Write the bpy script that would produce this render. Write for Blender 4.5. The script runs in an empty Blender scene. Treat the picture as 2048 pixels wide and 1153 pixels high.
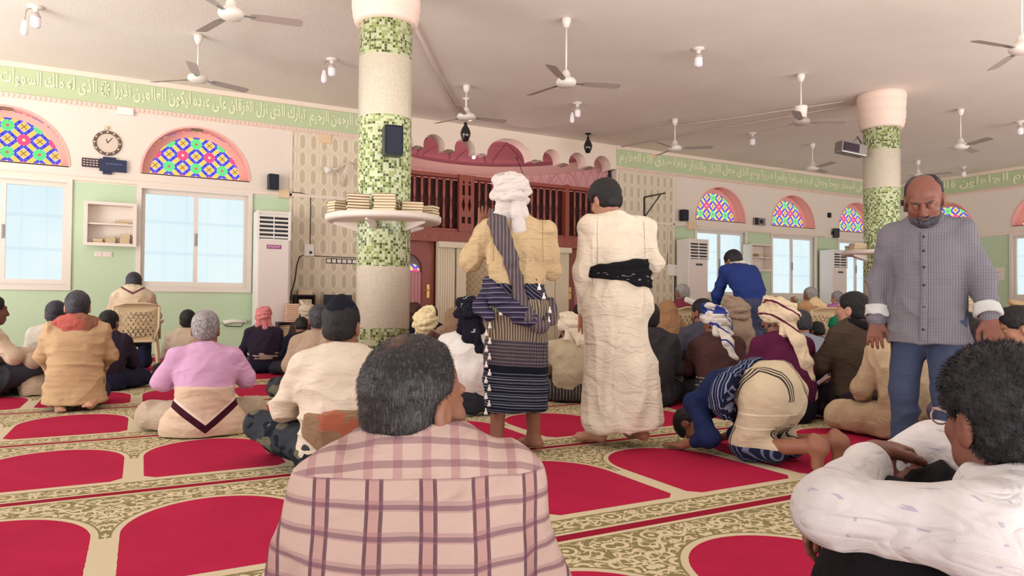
import bpy, bmesh, math, random
import numpy as np
from mathutils import Vector, Matrix
random.seed(7)
SC = bpy.context.scene
COL = SC.collection
# ------------------------------------------------------------------ camera, world, light, exposure
CAM_H, FPX = 0.95, 1391.7
YAW, PITCH, ROLL = [math.radians(a) for a in (28.07, 1.1375, 0.4507)]
_f = np.array([math.sin(YAW)*math.cos(PITCH), math.cos(YAW)*math.cos(PITCH), math.sin(PITCH)])
_rt = np.array([math.cos(YAW), -math.sin(YAW), 0.0]); _up = np.cross(_rt, _f)
RT = _rt*math.cos(ROLL)+_up*math.sin(ROLL); UP = -_rt*math.sin(ROLL)+_up*math.cos(ROLL)
cam_data = bpy.data.cameras.new('camera'); cam = bpy.data.objects.new('camera', cam_data); COL.objects.link(cam)
cam_data.sensor_width = 36.0; cam_data.lens = FPX/2048*36.0; cam_data.clip_start = 0.05; cam_data.clip_end = 200
cam.matrix_world = Matrix(((RT[0], UP[0], -_f[0], 0), (RT[1], UP[1], -_f[1], 0), (RT[2], UP[2], -_f[2], CAM_H), (0, 0, 0, 1)))
SC.camera = cam

def ray(x, y): return RT*(x-1024)-UP*(y-576.5)+_f*FPX
def onY(x, y, Y): d = ray(x, y); return np.array([0, 0, CAM_H])+d*Y/d[1]
def onX(x, y, X): d = ray(x, y); return np.array([0, 0, CAM_H])+d*X/d[0]
def onZ(x, y, Z): d = ray(x, y); return np.array([0, 0, CAM_H])+d*(Z-CAM_H)/d[2]
def atD(x, y, D): return np.array([0, 0, CAM_H])+ray(x, y)*D/FPX

world = bpy.data.worlds.new('world'); SC.world = world; world.use_nodes = True
_wn = world.node_tree; _bg = _wn.nodes['Background']; _bg.inputs[1].default_value = 1.0
_tc = _wn.nodes.new('ShaderNodeTexCoord'); _sx = _wn.nodes.new('ShaderNodeSeparateXYZ'); _rp = _wn.nodes.new('ShaderNodeValToRGB')   # sky above, brighter added fill below the horizon to light the ceiling
_wn.links.new(_tc.outputs['Generated'], _sx.inputs[0]); _mr = _wn.nodes.new('ShaderNodeMapRange'); _mr.inputs[1].default_value = -1; _mr.inputs[2].default_value = 1
_wn.links.new(_sx.outputs[2], _mr.inputs[0]); _wn.links.new(_mr.outputs[0], _rp.inputs[0]); _wn.links.new(_rp.outputs[0], _bg.inputs[0])
_rp.color_ramp.elements[0].position = .46; _rp.color_ramp.elements[0].color = (1.9, 1.82, 1.74, 1); _rp.color_ramp.elements[1].position = .54; _rp.color_ramp.elements[1].color = (.62, .61, .61, 1)
def area(name, loc, size, power, color, target):
    l = bpy.data.lights.new(name, 'AREA'); l.shape = 'RECTANGLE'; l.size, l.size_y = size; l.energy = power; l.color = color
    o = bpy.data.objects.new(name, l); COL.objects.link(o); o.location = loc
    o.rotation_euler = (Vector(target)-Vector(loc)).to_track_quat('-Z', 'Y').to_euler(); return o
area('daylight_left', (-6.5, 5.5, 2.6), (9, 3.2), 330, (1.0, 0.96, 0.92), (6, 7, 0.8))
area('ceiling_fill_back', (8, -5.0, -1.2), (24, 4), 2700, (1.0, 0.96, 0.93), (9, 7, 4.7))  # added fill lamp behind the camera, aimed up to brighten the ceiling
area('ceiling_fill_left', (-7.0, 6, -1.0), (4, 14), 1000, (1.0, 0.97, 0.92), (3, 8, 4.7))  # second added fill, lifts the ceiling from the open left side
SC.view_settings.view_transform = 'Standard'; SC.view_settings.look = 'None'
SC.view_settings.gamma = 1; SC.view_settings.use_curve_mapping = False
SC.view_settings.exposure = -0.14

# ------------------------------------------------------------------ material helpers
def lin(c):
    r = []
    for v in c[:3]:
        v = v/255.0
        r.append(v/12.92 if v <= 0.04045 else ((v+0.055)/1.055)**2.4)
    return (*r, 1.0)
NT = None
class S:
    def __init__(s, o): s.o = o
    def __add__(s, b): return mth('ADD', s, b)
    def __radd__(s, b): return mth('ADD', b, s)
    def __sub__(s, b): return mth('SUBTRACT', s, b)
    def __rsub__(s, b): return mth('SUBTRACT', b, s)
    def __mul__(s, b): return mth('MULTIPLY', s, b)
    def __rmul__(s, b): return mth('MULTIPLY', b, s)
    def __truediv__(s, b): return mth('DIVIDE', s, b)
    def __gt__(s, b): return mth('GREATER_THAN', s, b)
    def __lt__(s, b): return mth('LESS_THAN', s, b)
def put(sock, v):
    if isinstance(v, S): NT.links.new(v.o, sock)
    elif isinstance(v, (tuple, list)):
        sock.default_value = v if len(sock.default_value) == len(v) else v[:len(sock.default_value)]
    else: sock.default_value = v
def mth(op, *a):
    n = NT.nodes.new('ShaderNodeMath'); n.operation = op
    for i, x in enumerate(a): put(n.inputs[i], x)
    return S(n.outputs[0])
fl = lambda a: mth('FLOOR', a)
fr = lambda a: mth('FRACT', a)
ab = lambda a: mth('ABSOLUTE', a)
mn = lambda a, b: mth('MINIMUM', a, b)
mx = lambda a, b: mth('MAXIMUM', a, b)
sn = lambda a: mth('SINE', a)
sq = lambda a: mth('SQRT', a)
def AND(*a):
    r = a[0]
    for b in a[1:]: r = r*b
    return r
def tri(a): return ab(fr(a+0.5)-0.5)          # 0 at integers, .5 between
def band(a, lo, hi): return AND(a > lo, a < hi)
def sstep(a, lo, hi):
    n = NT.nodes.new('ShaderNodeMapRange'); n.interpolation_type = 'SMOOTHSTEP'
    put(n.inputs[0], a); n.inputs[1].default_value = lo; n.inputs[2].default_value = hi
    return S(n.outputs[0])
def cm(f, a, b):
    n = NT.nodes.new('ShaderNodeMix'); n.data_type = 'RGBA'
    put(n.inputs[0], f); put(n.inputs[6], a if isinstance(a, S) else lin(a)); put(n.inputs[7], b if isinstance(b, S) else lin(b))
    return S(n.outputs[2])
def xyz(kind='Object'):
    t = NT.nodes.new('ShaderNodeTexCoord'); s = NT.nodes.new('ShaderNodeSeparateXYZ'); NT.links.new(t.outputs[kind], s.inputs[0])
    return S(s.outputs[0]), S(s.outputs[1]), S(s.outputs[2])
def vec(x, y, z):
    n = NT.nodes.new('ShaderNodeCombineXYZ'); put(n.inputs[0], x); put(n.inputs[1], y); put(n.inputs[2], z); return S(n.outputs[0])
def noise(v, sc=5, det=2, rough=.5, dist=0):
    n = NT.nodes.new('ShaderNodeTexNoise'); put(n.inputs['Vector'], v); n.inputs['Scale'].default_value = sc
    n.inputs['Detail'].default_value = det; n.inputs['Roughness'].default_value = rough; n.inputs['Distortion'].default_value = dist
    return S(n.outputs['Fac'])
def white(v):
    n = NT.nodes.new('ShaderNodeTexWhiteNoise'); put(n.inputs[0], v); return S(n.outputs[0])
def voro(v, sc):
    n = NT.nodes.new('ShaderNodeTexVoronoi'); put(n.inputs['Vector'], v); n.inputs['Scale'].default_value = sc
    return S(n.outputs['Distance'])
def ovec():
    t = NT.nodes.new('ShaderNodeTexCoord'); return S(t.outputs['Object'])
def begin(name):
    global NT
    m = bpy.data.materials.new(name); m.use_nodes = True; NT = m.node_tree; return m
def finish(m, col, rough=.8, metal=0, bump=None, bd=.002, emit=None, es=1, spec=.3, sss=0, alpha=None, trans=0):
    b = NT.nodes['Principled BSDF']
    put(b.inputs['Base Color'], col if isinstance(col, S) else lin(col)); put(b.inputs['Roughness'], rough); put(b.inputs['Metallic'], metal)
    put(b.inputs['Specular IOR Level'], spec)
    if trans: b.inputs['Transmission Weight'].default_value = trans
    if alpha is not None: put(b.inputs['Alpha'], alpha)
    if sss: b.inputs['Subsurface Weight'].default_value = sss; b.inputs['Subsurface Radius'].default_value = (.02, .008, .005); b.inputs['Subsurface Scale'].default_value = 1
    if emit is not None: put(b.inputs['Emission Color'], emit if isinstance(emit, S) else lin(emit)); put(b.inputs['Emission Strength'], es)
    if bump is not None:
        n = NT.nodes.new('ShaderNodeBump'); n.inputs['Distance'].default_value = bd; n.inputs['Strength'].default_value = 1
        put(n.inputs['Height'], bump); NT.links.new(n.outputs[0], b.inputs['Normal'])
    return m
_mc = {}
def plain(name, c, rough=.6, metal=0, spec=.4, **k):
    key = (name, tuple(c), rough)
    if key not in _mc:
        m = begin(name); _mc[key] = finish(m, c, rough, metal, spec=spec, **k)
    return _mc[key]

# ------------------------------------------------------------------ object helpers
def newobj(name, me, mat=None, parent=None):
    o = bpy.data.objects.new(name, me); COL.objects.link(o)
    if mat is not None and me is not None:
        for mm in (mat if isinstance(mat, (list, tuple)) else [mat]): me.materials.append(mm)
    if parent is not None: o.parent = parent
    return o
def thing(name, label, cat, loc=(0, 0, 0), rz=0, group=None):
    o = newobj(name, None); o.location = loc; o.rotation_euler = (0, 0, rz); return tag(o, label, cat, group)
def tag(o, label=None, cat=None, group=None, kind=None):
    if label: o['label'] = label
    if cat: o['category'] = cat
    if group: o['group'] = group
    if kind: o['kind'] = kind
    return o
class MB:
    def __init__(s): s.v = []; s.f = []; s.sm = []
    def add(s, vs, fs, smooth=False):
        n = len(s.v); s.v += [tuple(map(float, p)) for p in vs]
        for f in fs: s.f.append(tuple(i+n for i in f)); s.sm.append(smooth)
        return s
    def box(s, a, b, rot=None, piv=None):
        x0, y0, z0 = a; x1, y1, z1 = b
        P = [(x0, y0, z0), (x1, y0, z0), (x1, y1, z0), (x0, y1, z0), (x0, y0, z1), (x1, y0, z1), (x1, y1, z1), (x0, y1, z1)]
        if rot is not None:
            pv = Vector(piv or ((x0+x1)/2, (y0+y1)/2, (z0+z1)/2)); P = [rot @ (Vector(p)-pv)+pv for p in P]
        return s.add(P, [(0, 3, 2, 1), (4, 5, 6, 7), (0, 1, 5, 4), (1, 2, 6, 5), (2, 3, 7, 6), (3, 0, 4, 7)])
    def lathe(s, prof, c=(0, 0, 0), n=24, cap=True, a0=0, a1=2*math.pi, smooth=True):
        vs = []; full = abs(a1-a0-2*math.pi) < 1e-6; m = n if full else n+1
        for r, z in prof:
            for i in range(m):
                t = a0+(a1-a0)*i/n; vs.append((c[0]+r*math.cos(t), c[1]+r*math.sin(t), c[2]+z))
        fs = []
        for j in range(len(prof)-1):
            for i in range(n):
                k = (i+1) % m if full else i+1
                fs.append((j*m+i, j*m+k, (j+1)*m+k, (j+1)*m+i))
        s.add(vs, fs, smooth)
        if cap and full:
            s.f.append(tuple(len(s.v)-len(vs)+i for i in reversed(range(m)))); s.sm.append(False)
            s.f.append(tuple(len(s.v)-m+i for i in range(m))); s.sm.append(False)
        return s
    def tube(s, pts, r, n=8, closed=False, cap=True):
        pts = [Vector(p) for p in pts]; N = len(pts); R = r if isinstance(r, (list, tuple)) else [r]*N
        vs = []; prev = None
        for i, p in enumerate(pts):
            if closed: t = pts[(i+1) % N]-pts[i-1]
            else: t = pts[min(i+1, N-1)]-pts[max(i-1, 0)]
            t.normalize()
            if prev is None:
                a = Vector((0, 0, 1)) if abs(t.z) < .9 else Vector((1, 0, 0)); u = t.cross(a).normalized()
            else:
                u = prev-t*prev.dot(t); u.normalize()
            prev = u; w = t.cross(u)
            for k in range(n):
                an = 2*math.pi*k/n; vs.append(p+(u*math.cos(an)+w*math.sin(an))*R[i])
        fs = []; M = N if closed else N-1
        for i in range(M):
            j = (i+1) % N
            for k in range(n): l = (k+1) % n; fs.append((i*n+k, i*n+l, j*n+l, j*n+k))
        s.add(vs, fs, True)
        if cap and not closed:
            b = len(s.v)-len(vs); s.f.append(tuple(b+k for k in reversed(range(n)))); s.sm.append(False)
            s.f.append(tuple(b+(N-1)*n+k for k in range(n))); s.sm.append(False)
        return s
    def mesh(s, name, bevel=0):
        me = bpy.data.meshes.new(name); me.from_pydata(s.v, [], s.f); me.polygons.foreach_set('use_smooth', s.sm)
        if bevel:
            b = bmesh.new(); b.from_mesh(me)
            ed = [e for e in b.edges if len(e.link_faces) == 2 and e.calc_face_angle(0) > .6]
            bmesh.ops.bevel(b, geom=ed, offset=bevel, segments=2, affect='EDGES', profile=.6); b.to_mesh(me); b.free()
        me.update(); return me
    def build(s, name, mat, parent=None, bevel=0): return newobj(name, s.mesh(name, bevel), mat, parent)
def plate(name, outer, holes, thick, mat, parent=None, M=None, bevel=0):
    """flat board with holes: outline in (x, z), front face at y=0, body towards +y"""
    cu = bpy.data.curves.new(name, 'CURVE'); cu.dimensions = '2D'; cu.fill_mode = 'BOTH'; cu.extrude = thick/2
    for pts in [outer]+list(holes):
        sp = cu.splines.new('POLY'); sp.points.add(len(pts)-1); sp.use_cyclic_u = True
        for i, (x, y) in enumerate(pts): sp.points[i].co = (x, y, 0, 1)
    tmp = bpy.data.objects.new('tmp', cu); COL.objects.link(tmp); dg = bpy.context.evaluated_depsgraph_get()
    me = bpy.data.meshes.new_from_object(tmp.evaluated_get(dg)); bpy.data.objects.remove(tmp)
    me.transform(Matrix(((1, 0, 0, 0), (0, 0, -1, thick/2), (0, 1, 0, 0), (0, 0, 0, 1))))
    if M is not None: me.transform(M)
    me.name = name; me.materials.clear(); return newobj(name, me, mat, parent)
def rect(x0, z0, x1, z1): return [(x0, z0), (x1, z0), (x1, z1), (x0, z1)]
def arc(cx, cz, r, a0=0, a1=math.pi, n=24, rz=None): return [(cx+r*math.cos(a0+(a1-a0)*i/n), cz+(rz or r)*math.sin(a0+(a1-a0)*i/n)) for i in range(n+1)]
def struct(o): o['kind'] = 'structure'; return o
def copytree(root, loc=None, rz=None, label=None, group=None):
    def cp(o, par):
        c = o.copy(); COL.objects.link(c)
        if par is not None: c.parent = par
        for ch in o.children: cp(ch, c)
        return c
    r = cp(root, None)
    if loc is not None: r.location = loc
    if rz is not None: r.rotation_euler = (0, 0, rz)
    if label: r['label'] = label
    if group: r['group'] = group
    return r
# ------------------------------------------------------------------ setting materials
W, CEIL, XR, XL = 13.5, 4.72, 20.9, -3.3
RC, RR = 7.12, 2.88                     # mihrab recess centre and radius
CREAM, OLIVE, RED = (206, 190, 160), (134, 123, 84), (176, 26, 62)
def carpet_mat():
    m = begin('carpet'); x, y, z = xyz()
    v = (y-2.357)/1.53; row = fl(v); vv = (v-row)*1.53
    off = (ab(row) < .5)*(-.09)-.02
    u = (x-off)/.836; uu = tri(u)*.836
    nz = noise(ovec(), 60, 2)
    uu = uu+(nz-.5)*.006
    dx = .418-uu; dy = mx(vv-.86, 0.0)
    A = sq(mth('POWER', dx/.368, 2.0)+mth('POWER', dy/.42, 2.0))
    base = AND(vv > .29, (uu+(vv-.29)) > .105)
    arch = AND(A < 1.0, base); archo = A < 1.075
    redm = mx(vv < .060, arch)
    oliveA = band(vv, .080, .235)
    sp = AND(vv > .845, vv < 1.505, A > 1.075, (uu-(vv-.845)*.35) < .3)
    ol = mx(oliveA, sp)
    # leaves, vines and rosettes, mirrored about the column axis
    def leaf(X0, Y0, c, L, W_, off, bend):
        X, Y = X0/c+off, Y0/c+off*.7; r = white(vec(fl(X), fl(Y), off)); fx, fy = (fr(X)-.5)*c, (fr(Y)-.5)*c; an = r*6.2832
        ca, sa = mth('COSINE', an), sn(an); lx = fx*ca+fy*sa; ly = fy*ca-fx*sa-lx*lx*(bend/L)
        return ab(ly) < (1.0-lx*lx*(1/(L*L)))*W_
    vo = vec(uu, vv, 0.0); rd = voro(vo, 6.5)
    ring = mx(band(rd, .22, .31), rd < .09)
    lv = mx(mx(leaf(uu, vv, .078, .040, .0085, .31, 1.2), leaf(uu, vv, .070, .037, .0075, .77, -1.3)), mx(leaf(uu, vv, .098, .052, .010, .13, 1.6), leaf(uu, vv, .060, .030, .006, .55, 1.0)))
    vine = ab(vv-.157-.042*sn(uu*15.0)) < .007
    vine2 = ab(A-1.32-.07*sn(uu*34.0)) < .022
    lva = AND(lv, rd > .34)
    flora = mx(mx(ring, lva), mx(vine*oliveA, vine2*sp))
    inner = mx(band(vv, .092, .223), AND(sp, A > 1.10, vv < 1.495))
    flora = flora*inner
    pile = noise(ovec(), 220, 3, .7); big = noise(ovec(), 2.2, 4, .65)
    redc = cm(big, (150, 20, 52), (190, 36, 76)); redc = cm(vv < .060, redc, (142, 18, 44))
    c = cm(ol, CREAM, OLIVE); c = cm(flora, c, (212, 196, 162)); c = cm(redm, c, redc)
    c = cm(sstep(pile, .35, .75)*.22, c, (60, 30, 30))
    h = pile*.5+mx(redm, ol*(1.0-flora))*(-.4)
    return finish(m, c, .95, bump=h, bd=.004, spec=.1)
def ceiling_mat():
    m = begin('ceiling_plaster'); n = noise(ovec(), 1.3, 5, .6); b = noise(ovec(), 40, 4, .6)
    return finish(m, cm(n, (222, 213, 203), (234, 227, 217)), .85, bump=b, bd=.004, spec=.2)
def wall_mat(name='wall_paint'):
    m = begin(name); x, y, z = xyz('Object'); n = noise(ovec(), 30, 3)
    c = cm(z > 2.88, (192, 212, 180), (228, 216, 204)); return finish(m, c, .75, bump=n, bd=.001, spec=.25)
def lattice_mat(name, ca, cb, pw=.205, ph=.33):
    m = begin(name); x, y, z = xyz()
    u = x/pw; v = z/ph; dx_ = tri(u)*pw; dz_ = tri(v)*ph
    core = mx(dx_, dx_+(dz_-.085)*.75) < .040
    line = ab(mx(dx_, dx_+(dz_-.088)*.95)-.072) < .008
    fl2 = noise(vec(x*3.0, 0.0, z), 8, 2)
    c = cm(core, ca, cb); c = cm(line, c, (236, 226, 206))
    return finish(m, c, .7, bump=line*1.0-core*.6+fl2*.2, bd=.012, spec=.3)
GREEN = (186, 200, 160)
M_white = plain('white_paint', (232, 220, 208), .5); M_frame = plain('window_frame_white', (228, 216, 206), .4)
M_cream = plain('cream_plaster', (232, 216, 200), .7); M_pinkpl = plain('pink_plaster', (238, 178, 168), .8)
M_green = plain('green_plaster', GREEN, .75); M_greenlet = plain('pale_green_relief', (232, 234, 200), .7)
M_rosy = plain('rosy_cream_plaster', (232, 206, 192), .7)
M_black = plain('black_plastic', (26, 28, 36), .35); M_dark = plain('dark_metal', (40, 38, 40), .4, .6)
M_grey = plain('grey_metal', (150, 148, 145), .35, .8); M_wht_pl = plain('white_plastic', (236, 232, 226), .35)
M_ivory_pl = plain('ivory_plastic', (226, 196, 160), .5)
def wood_mat():
    m = begin('red_brown_wood'); x, y, z = xyz(); n = noise(vec(x*14.0, y*14.0, z*1.5), 3, 4, .6)
    return finish(m, cm(n, (110, 44, 36), (168, 84, 64)), .35, spec=.5)
M_wood = wood_mat()
def glow(name, col, s):
    m = begin(name); n = noise(ovec(), .8, 2); return finish(m, (0, 0, 0), .3, emit=cm(n, col, tuple(min(255, int(c*1.06)) for c in col)), es=s)
def day_glass():
    m = begin('frosted_daylit_glass'); x, y, z = xyz(); h = x+y; n = noise(vec(h*1.0, 0.0, z*.6), 1.1, 2)
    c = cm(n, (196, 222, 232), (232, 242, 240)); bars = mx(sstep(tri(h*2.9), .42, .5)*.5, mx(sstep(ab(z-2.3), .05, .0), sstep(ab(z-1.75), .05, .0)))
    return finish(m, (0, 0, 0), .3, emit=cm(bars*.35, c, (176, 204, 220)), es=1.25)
M_glass = day_glass()
def stained():
    m = begin('stained_glass'); x, y, z = xyz(); p = .22
    s = (x+z)/(2*p); t = (x-z)/(2*p)
    fs, ft = tri(s), tri(t); r = sq(fs*fs+ft*ft)
    par = tri((fl(s+.5)+fl(t+.5))*.5) > .25
    an = mth('ARCTAN2', fr(t+.5)-.5, fr(s+.5)-.5); pet = ab(sn(an*5.0))
    fcol = cm(par, (120, 245, 150), (255, 90, 140)); fcol = cm(pet < .18, fcol, cm(par, (60, 200, 90), (225, 50, 90)))
    fcol = cm(r < .075, fcol, cm(par, (225, 120, 100), (250, 240, 180)))
    lo, hi = mn(fs, ft), mx(fs, ft)
    blue = AND(hi > .24, hi < .5, lo > .12, lo < .27, r > .30)
    yel = AND(hi > .33, lo < .115); cent = AND(lo > .31, hi > .31)
    c = cm(blue, (236, 214, 250), (48, 28, 215)); c = cm(AND(blue, band(lo, .155, .235), band(hi, .28, .46)), c, (96, 104, 240)); c = cm(yel, c, (255, 222, 100)); c = cm(cent, c, (252, 214, 110))
    c = cm(AND(cent, mn(ab(lo-.5), ab(hi-.5)) < .02), c, (160, 110, 20))
    c = cm(r < .30, c, fcol)
    return finish(m, (0, 0, 0), .3, emit=c, es=1.1)
M_stain = stained()

# ------------------------------------------------------------------ floor, ceiling, walls
fm = MB(); fm.add([(XL, -.6, 0), (XR, -.6, 0), (XR, 17.2, 0), (XL, 17.2, 0)], [(0, 1, 2, 3)])
struct(fm.build('floor', carpet_mat()))
cmb = MB(); cmb.box((XL-.3, -1.0, CEIL), (XR+.3, W+.35, CEIL+.2)); struct(cmb.build('ceiling', ceiling_mat()))
M_wall = wall_mat()
WINX = [-1.955, .845, 13.40, 16.15, 18.92]
def hole_rect(c): return rect(c-.895, 1.13, c+.895, 2.88)
def hole_arch(c): return arc(c, 3.12, .88, 0, math.pi, 28)
struct(plate('wall_front', rect(XL, 0, RC-RR, CEIL), [hole_rect(c) for c in WINX[:2]]+[hole_arch(c) for c in WINX[:2]], .35, M_wall, M=Matrix.Translation((0, W, 0))))
struct(plate('wall_front_right', rect(RC+RR, 0, XR+.35, CEIL), [hole_rect(c) for c in WINX[2:]]+[hole_arch(c) for c in WINX[2:]], .35, M_wall, M=Matrix.Translation((0, W, 0))))
# right wall: plate rotated so that its face looks to -x ; local x -> world -y
RW = Matrix.Translation((XR, 0, 0)) @ Matrix.Rotation(-math.pi/2, 4, 'Z')
RWIN = [12.16, 9.41, 6.66, 3.9]
struct(plate('wall_right', rect(-W, 0, .6, CEIL), [hole_rect(-c) for c in RWIN]+[hole_arch(-c) for c in RWIN], .35, M_wall, M=RW))
# ------------------------------------------------------------------ windows
def window(no, c, M, handle=True):
    fo = plate('window_%d' % no, hole_rect(c), [rect(c-.80, 1.255, c-.035, 2.775), rect(c+.035, 1.255, c+.80, 2.775)], .07, M_frame, M=M @ Matrix.Translation((0, .06, 0)))
    struct(fo)
    lip = plate('window_casing', rect(c-.935, 1.08, c+.935, 2.915), [rect(c-.86, 1.16, c+.86, 2.85)], .035, M_frame, fo, M=M @ Matrix.Translation((0, -.034, 0)))
    for a, bb in ((c-.80, c-.035), (c+.035, c+.80)):
        g = MB(); g.box((a-.005, .115, 1.25), (bb+.005, .125, 2.78)); me = g.mesh('pane'); me.transform(M); newobj('pane', me, M_glass, fo)
    # faint security bars behind the glass are seen as soft shadows: mid rail
    h = MB(); h.box((c-.02, .035, 1.9), (c+.02, .06, 2.12)); me = h.mesh('latch', .006); me.transform(M); newobj('latch', me, M_grey, fo)
    # arched upper light
    go = plate('window_%d_arched_light' % no, arc(c, 3.12, .88), [], .03, M_stain, M=M @ Matrix.Translation((0, .30, 0)))
    # recentre its pattern on the window: own origin
    me = go.data; inv = M @ Matrix.Translation((c, .0, 3.32)); me.transform(inv.inverted()); go.matrix_world = inv; struct(go)
    back = plate('arched_frame', arc(c, 3.10, .885)+[], [arc(c, 3.135, .745)], .02, M_pinkpl, M=M @ Matrix.Translation((0, .27, 0)))
    back.data.transform(inv.inverted()); back.parent = go
    sill = MB(); sill.box((c-.88, .0, 3.105), (c+.88, .3, 3.122)); me = sill.mesh('sill'); me.transform(inv.inverted() @ M); newobj('sill', me, M_cream, go)
    rv = MB(); pts = arc(0, 0, .879, 0, math.pi, 28); vs = []
    for (x, z) in pts: vs += [(c+x, .001, 3.121+z), (c+x, .3, 3.121+z)]
    rv.add(vs, [(2*i, 2*i+1, 2*i+3, 2*i+2) for i in range(28)], True); me = rv.mesh('reveal'); me.transform(inv.inverted() @ M); newobj('reveal', me, M_pinkpl, go)
    rim = plate('rim', arc(c, 3.12, .90)+[], [arc(c, 3.125, .865)], .012, M_pinkpl, M=M @ Matrix.Translation((0, -.011, 0))); rim.data.transform(inv.inverted()); rim.parent = go
FW = Matrix.Translation((0, W, 0))
for i, c in enumerate(WINX): window(i+1, c, FW)
for i, c in enumerate(RWIN): window(i+6, -c, RW)
# ------------------------------------------------------------------ trims and inscribed frieze
def trimrun(no, M, x0, x1, z0, z1, d, mat=M_cream, bev=.01):
    t = MB(); t.box((x0, -d, z0), (x1, 0, z1)); me = t.mesh('trim', bev); me.transform(M); return struct(newobj('trim_%d' % no, me, mat))
def rope(no, M, x0, x1, z, mat=M_rosy):
    t = MB(); n = int((x1-x0)/.07)
    t.box((x0, -.022, z-.035), (x1, 0, z+.035))
    for i in range(n):
        x = x0+(i+.5)*(x1-x0)/n; t.box((x-.022, -.040, z-.022), (x+.022, -.02, z+.022), Matrix.Rotation(.6, 3, 'Y'))
    me = t.mesh('trim'); me.transform(M); return struct(newobj('trim_%d' % no, me, mat))
tn = 1
for (M, x0, x1) in ((FW, XL, RC-RR), (FW, RC+RR, XR), (RW, -W, .6)):
    trimrun(tn, M, x0, x1, 4.23, 4.63, .012, M_green, 0); tn += 1
    trimrun(tn, M, x0, x1, 4.63, CEIL, .05); tn += 1
    rope(tn, M, x0, x1, 4.18); tn += 1
    trimrun(tn, M, x0, x1, 2.90, 2.965, .035); tn += 1
# Arabic shaping: isolated, final, initial, medial presentation forms
AR = {'ا': (0xFE8D, 2), 'أ': (0xFE83, 2), 'إ': (0xFE87, 2), 'آ': (0xFE81, 2), 'ب': (0xFE8F, 4), 'ة': (0xFE93, 2), 'ت': (0xFE95, 4), 'ث': (0xFE99, 4), 'ج': (0xFE9D, 4), 'ح': (0xFEA1, 4),
      'خ': (0xFEA5, 4), 'د': (0xFEA9, 2), 'ذ': (0xFEAB, 2), 'ر': (0xFEAD, 2), 'ز': (0xFEAF, 2), 'س': (0xFEB1, 4), 'ش': (0xFEB5, 4), 'ص': (0xFEB9, 4), 'ض': (0xFEBD, 4), 'ط': (0xFEC1, 4),
      'ظ': (0xFEC5, 4), 'ع': (0xFEC9, 4), 'غ': (0xFECD, 4), 'ف': (0xFED1, 4), 'ق': (0xFED5, 4), 'ك': (0xFED9, 4), 'ل': (0xFEDD, 4), 'م': (0xFEE1, 4), 'ن': (0xFEE5, 4), 'ه': (0xFEE9, 4),
      'و': (0xFEED, 2), 'ى': (0xFEEF, 2), 'ي': (0xFEF1, 4)}
def shape(txt):
    out = []; i = 0; prev = False
    while i < len(txt):
        ch = txt[i]
        if ch not in AR: out.append(ch); prev = False; i += 1; continue
        nxt = txt[i+1] if i+1 < len(txt) else ' '
        if ch == 'ل' and nxt == 'ا': out.append(chr(0xFEFC if prev else 0xFEFB)); prev = False; i += 2; continue
        base, k = AR[ch]; nj = k == 4 and nxt in AR
        out.append(chr(base+((3 if prev else 2) if nj else (1 if prev else 0)))); prev = nj; i += 1
    return ''.join(reversed(out))
def lettering(name, txt, M, x0, x1, z, h, mat, parent=None, depth=.012, y=-.012):
    cu = bpy.data.curves.new(name, 'FONT'); cu.body = txt; cu.size = 1; cu.extrude = .03; cu.resolution_u = 3; cu.offset = .012
    tmp = bpy.data.objects.new('tmp', cu); COL.objects.link(tmp); dg = bpy.context.evaluated_depsgraph_get()
    me = bpy.data.meshes.new_from_object(tmp.evaluated_get(dg)); bpy.data.objects.remove(tmp)
    co = np.empty(len(me.vertices)*3, 'f'); me.vertices.foreach_get('co', co); co = co.reshape(-1, 3)
    lo, hi = co.min(0), co.max(0)
    n = np.empty_like(co); n[:, 0] = x0+(co[:, 0]-lo[0])/(hi[0]-lo[0])*(x1-x0)
    n[:, 2] = z+((co[:, 1]-lo[1])/(hi[1]-lo[1])-.5)*h; n[:, 1] = y-(co[:, 2]/.03*.5+.5)*depth
    me.vertices.foreach_set('co', n.ravel()); me.transform(M); me.update(); me.materials.clear(); me.name = name
    return newobj(name, me, mat, parent)
T1 = 'بسم الله الرحمن الرحيم  تبارك الذى نزل الفرقان على عبده ليكون للعالمين نذيرا * الذى له ملك السموات والارض'
T2 = 'تبارك الذى جعل فى السماء بروجا وجعل فيها سراجا وقمرا منيرا وهو الذى جعل الليل والنهار خلفة صدق الله العظيم'
T3 = 'وعباد الرحمن الذين يمشون على الارض هونا واذا خاطبهم الجاهلون قالوا سلاما'
for (nm, tx, M, x0, x1) in (('frieze_lettering', T1, FW, -2.5, 4.15), ('frieze_lettering', T2, FW, 10.1, 20.7), ('frieze_lettering', T3, RW, -13.3, -2)):
    o = lettering(nm, shape(tx.replace('*', '۞')), M, x0, x1, 4.44, .35, M_greenlet)
    o.name = 'trim_%d' % tn; tn += 1; struct(o)
# embossed panels either side of the recess
M_lat = lattice_mat('embossed_cream_panel', (220, 206, 182), (198, 184, 158))
for i, (a, bb) in enumerate(((2.43, RC-RR), (RC+RR, 11.80))):
    t = MB(); t.box((a, -.02, 0), (bb, 0, 4.13)); me = t.mesh('trim'); me.transform(FW); o = newobj('trim_%d' % tn, me, M_lat); struct(o); tn += 1
    for x in (a, bb-.05):
        t = MB(); t.box((x, -.035, 0), (x+.05, -.018, 4.13)); me = t.mesh('trim', .006); me.transform(FW); struct(newobj('trim_%d' % tn, me, M_cream)); tn += 1
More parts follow.
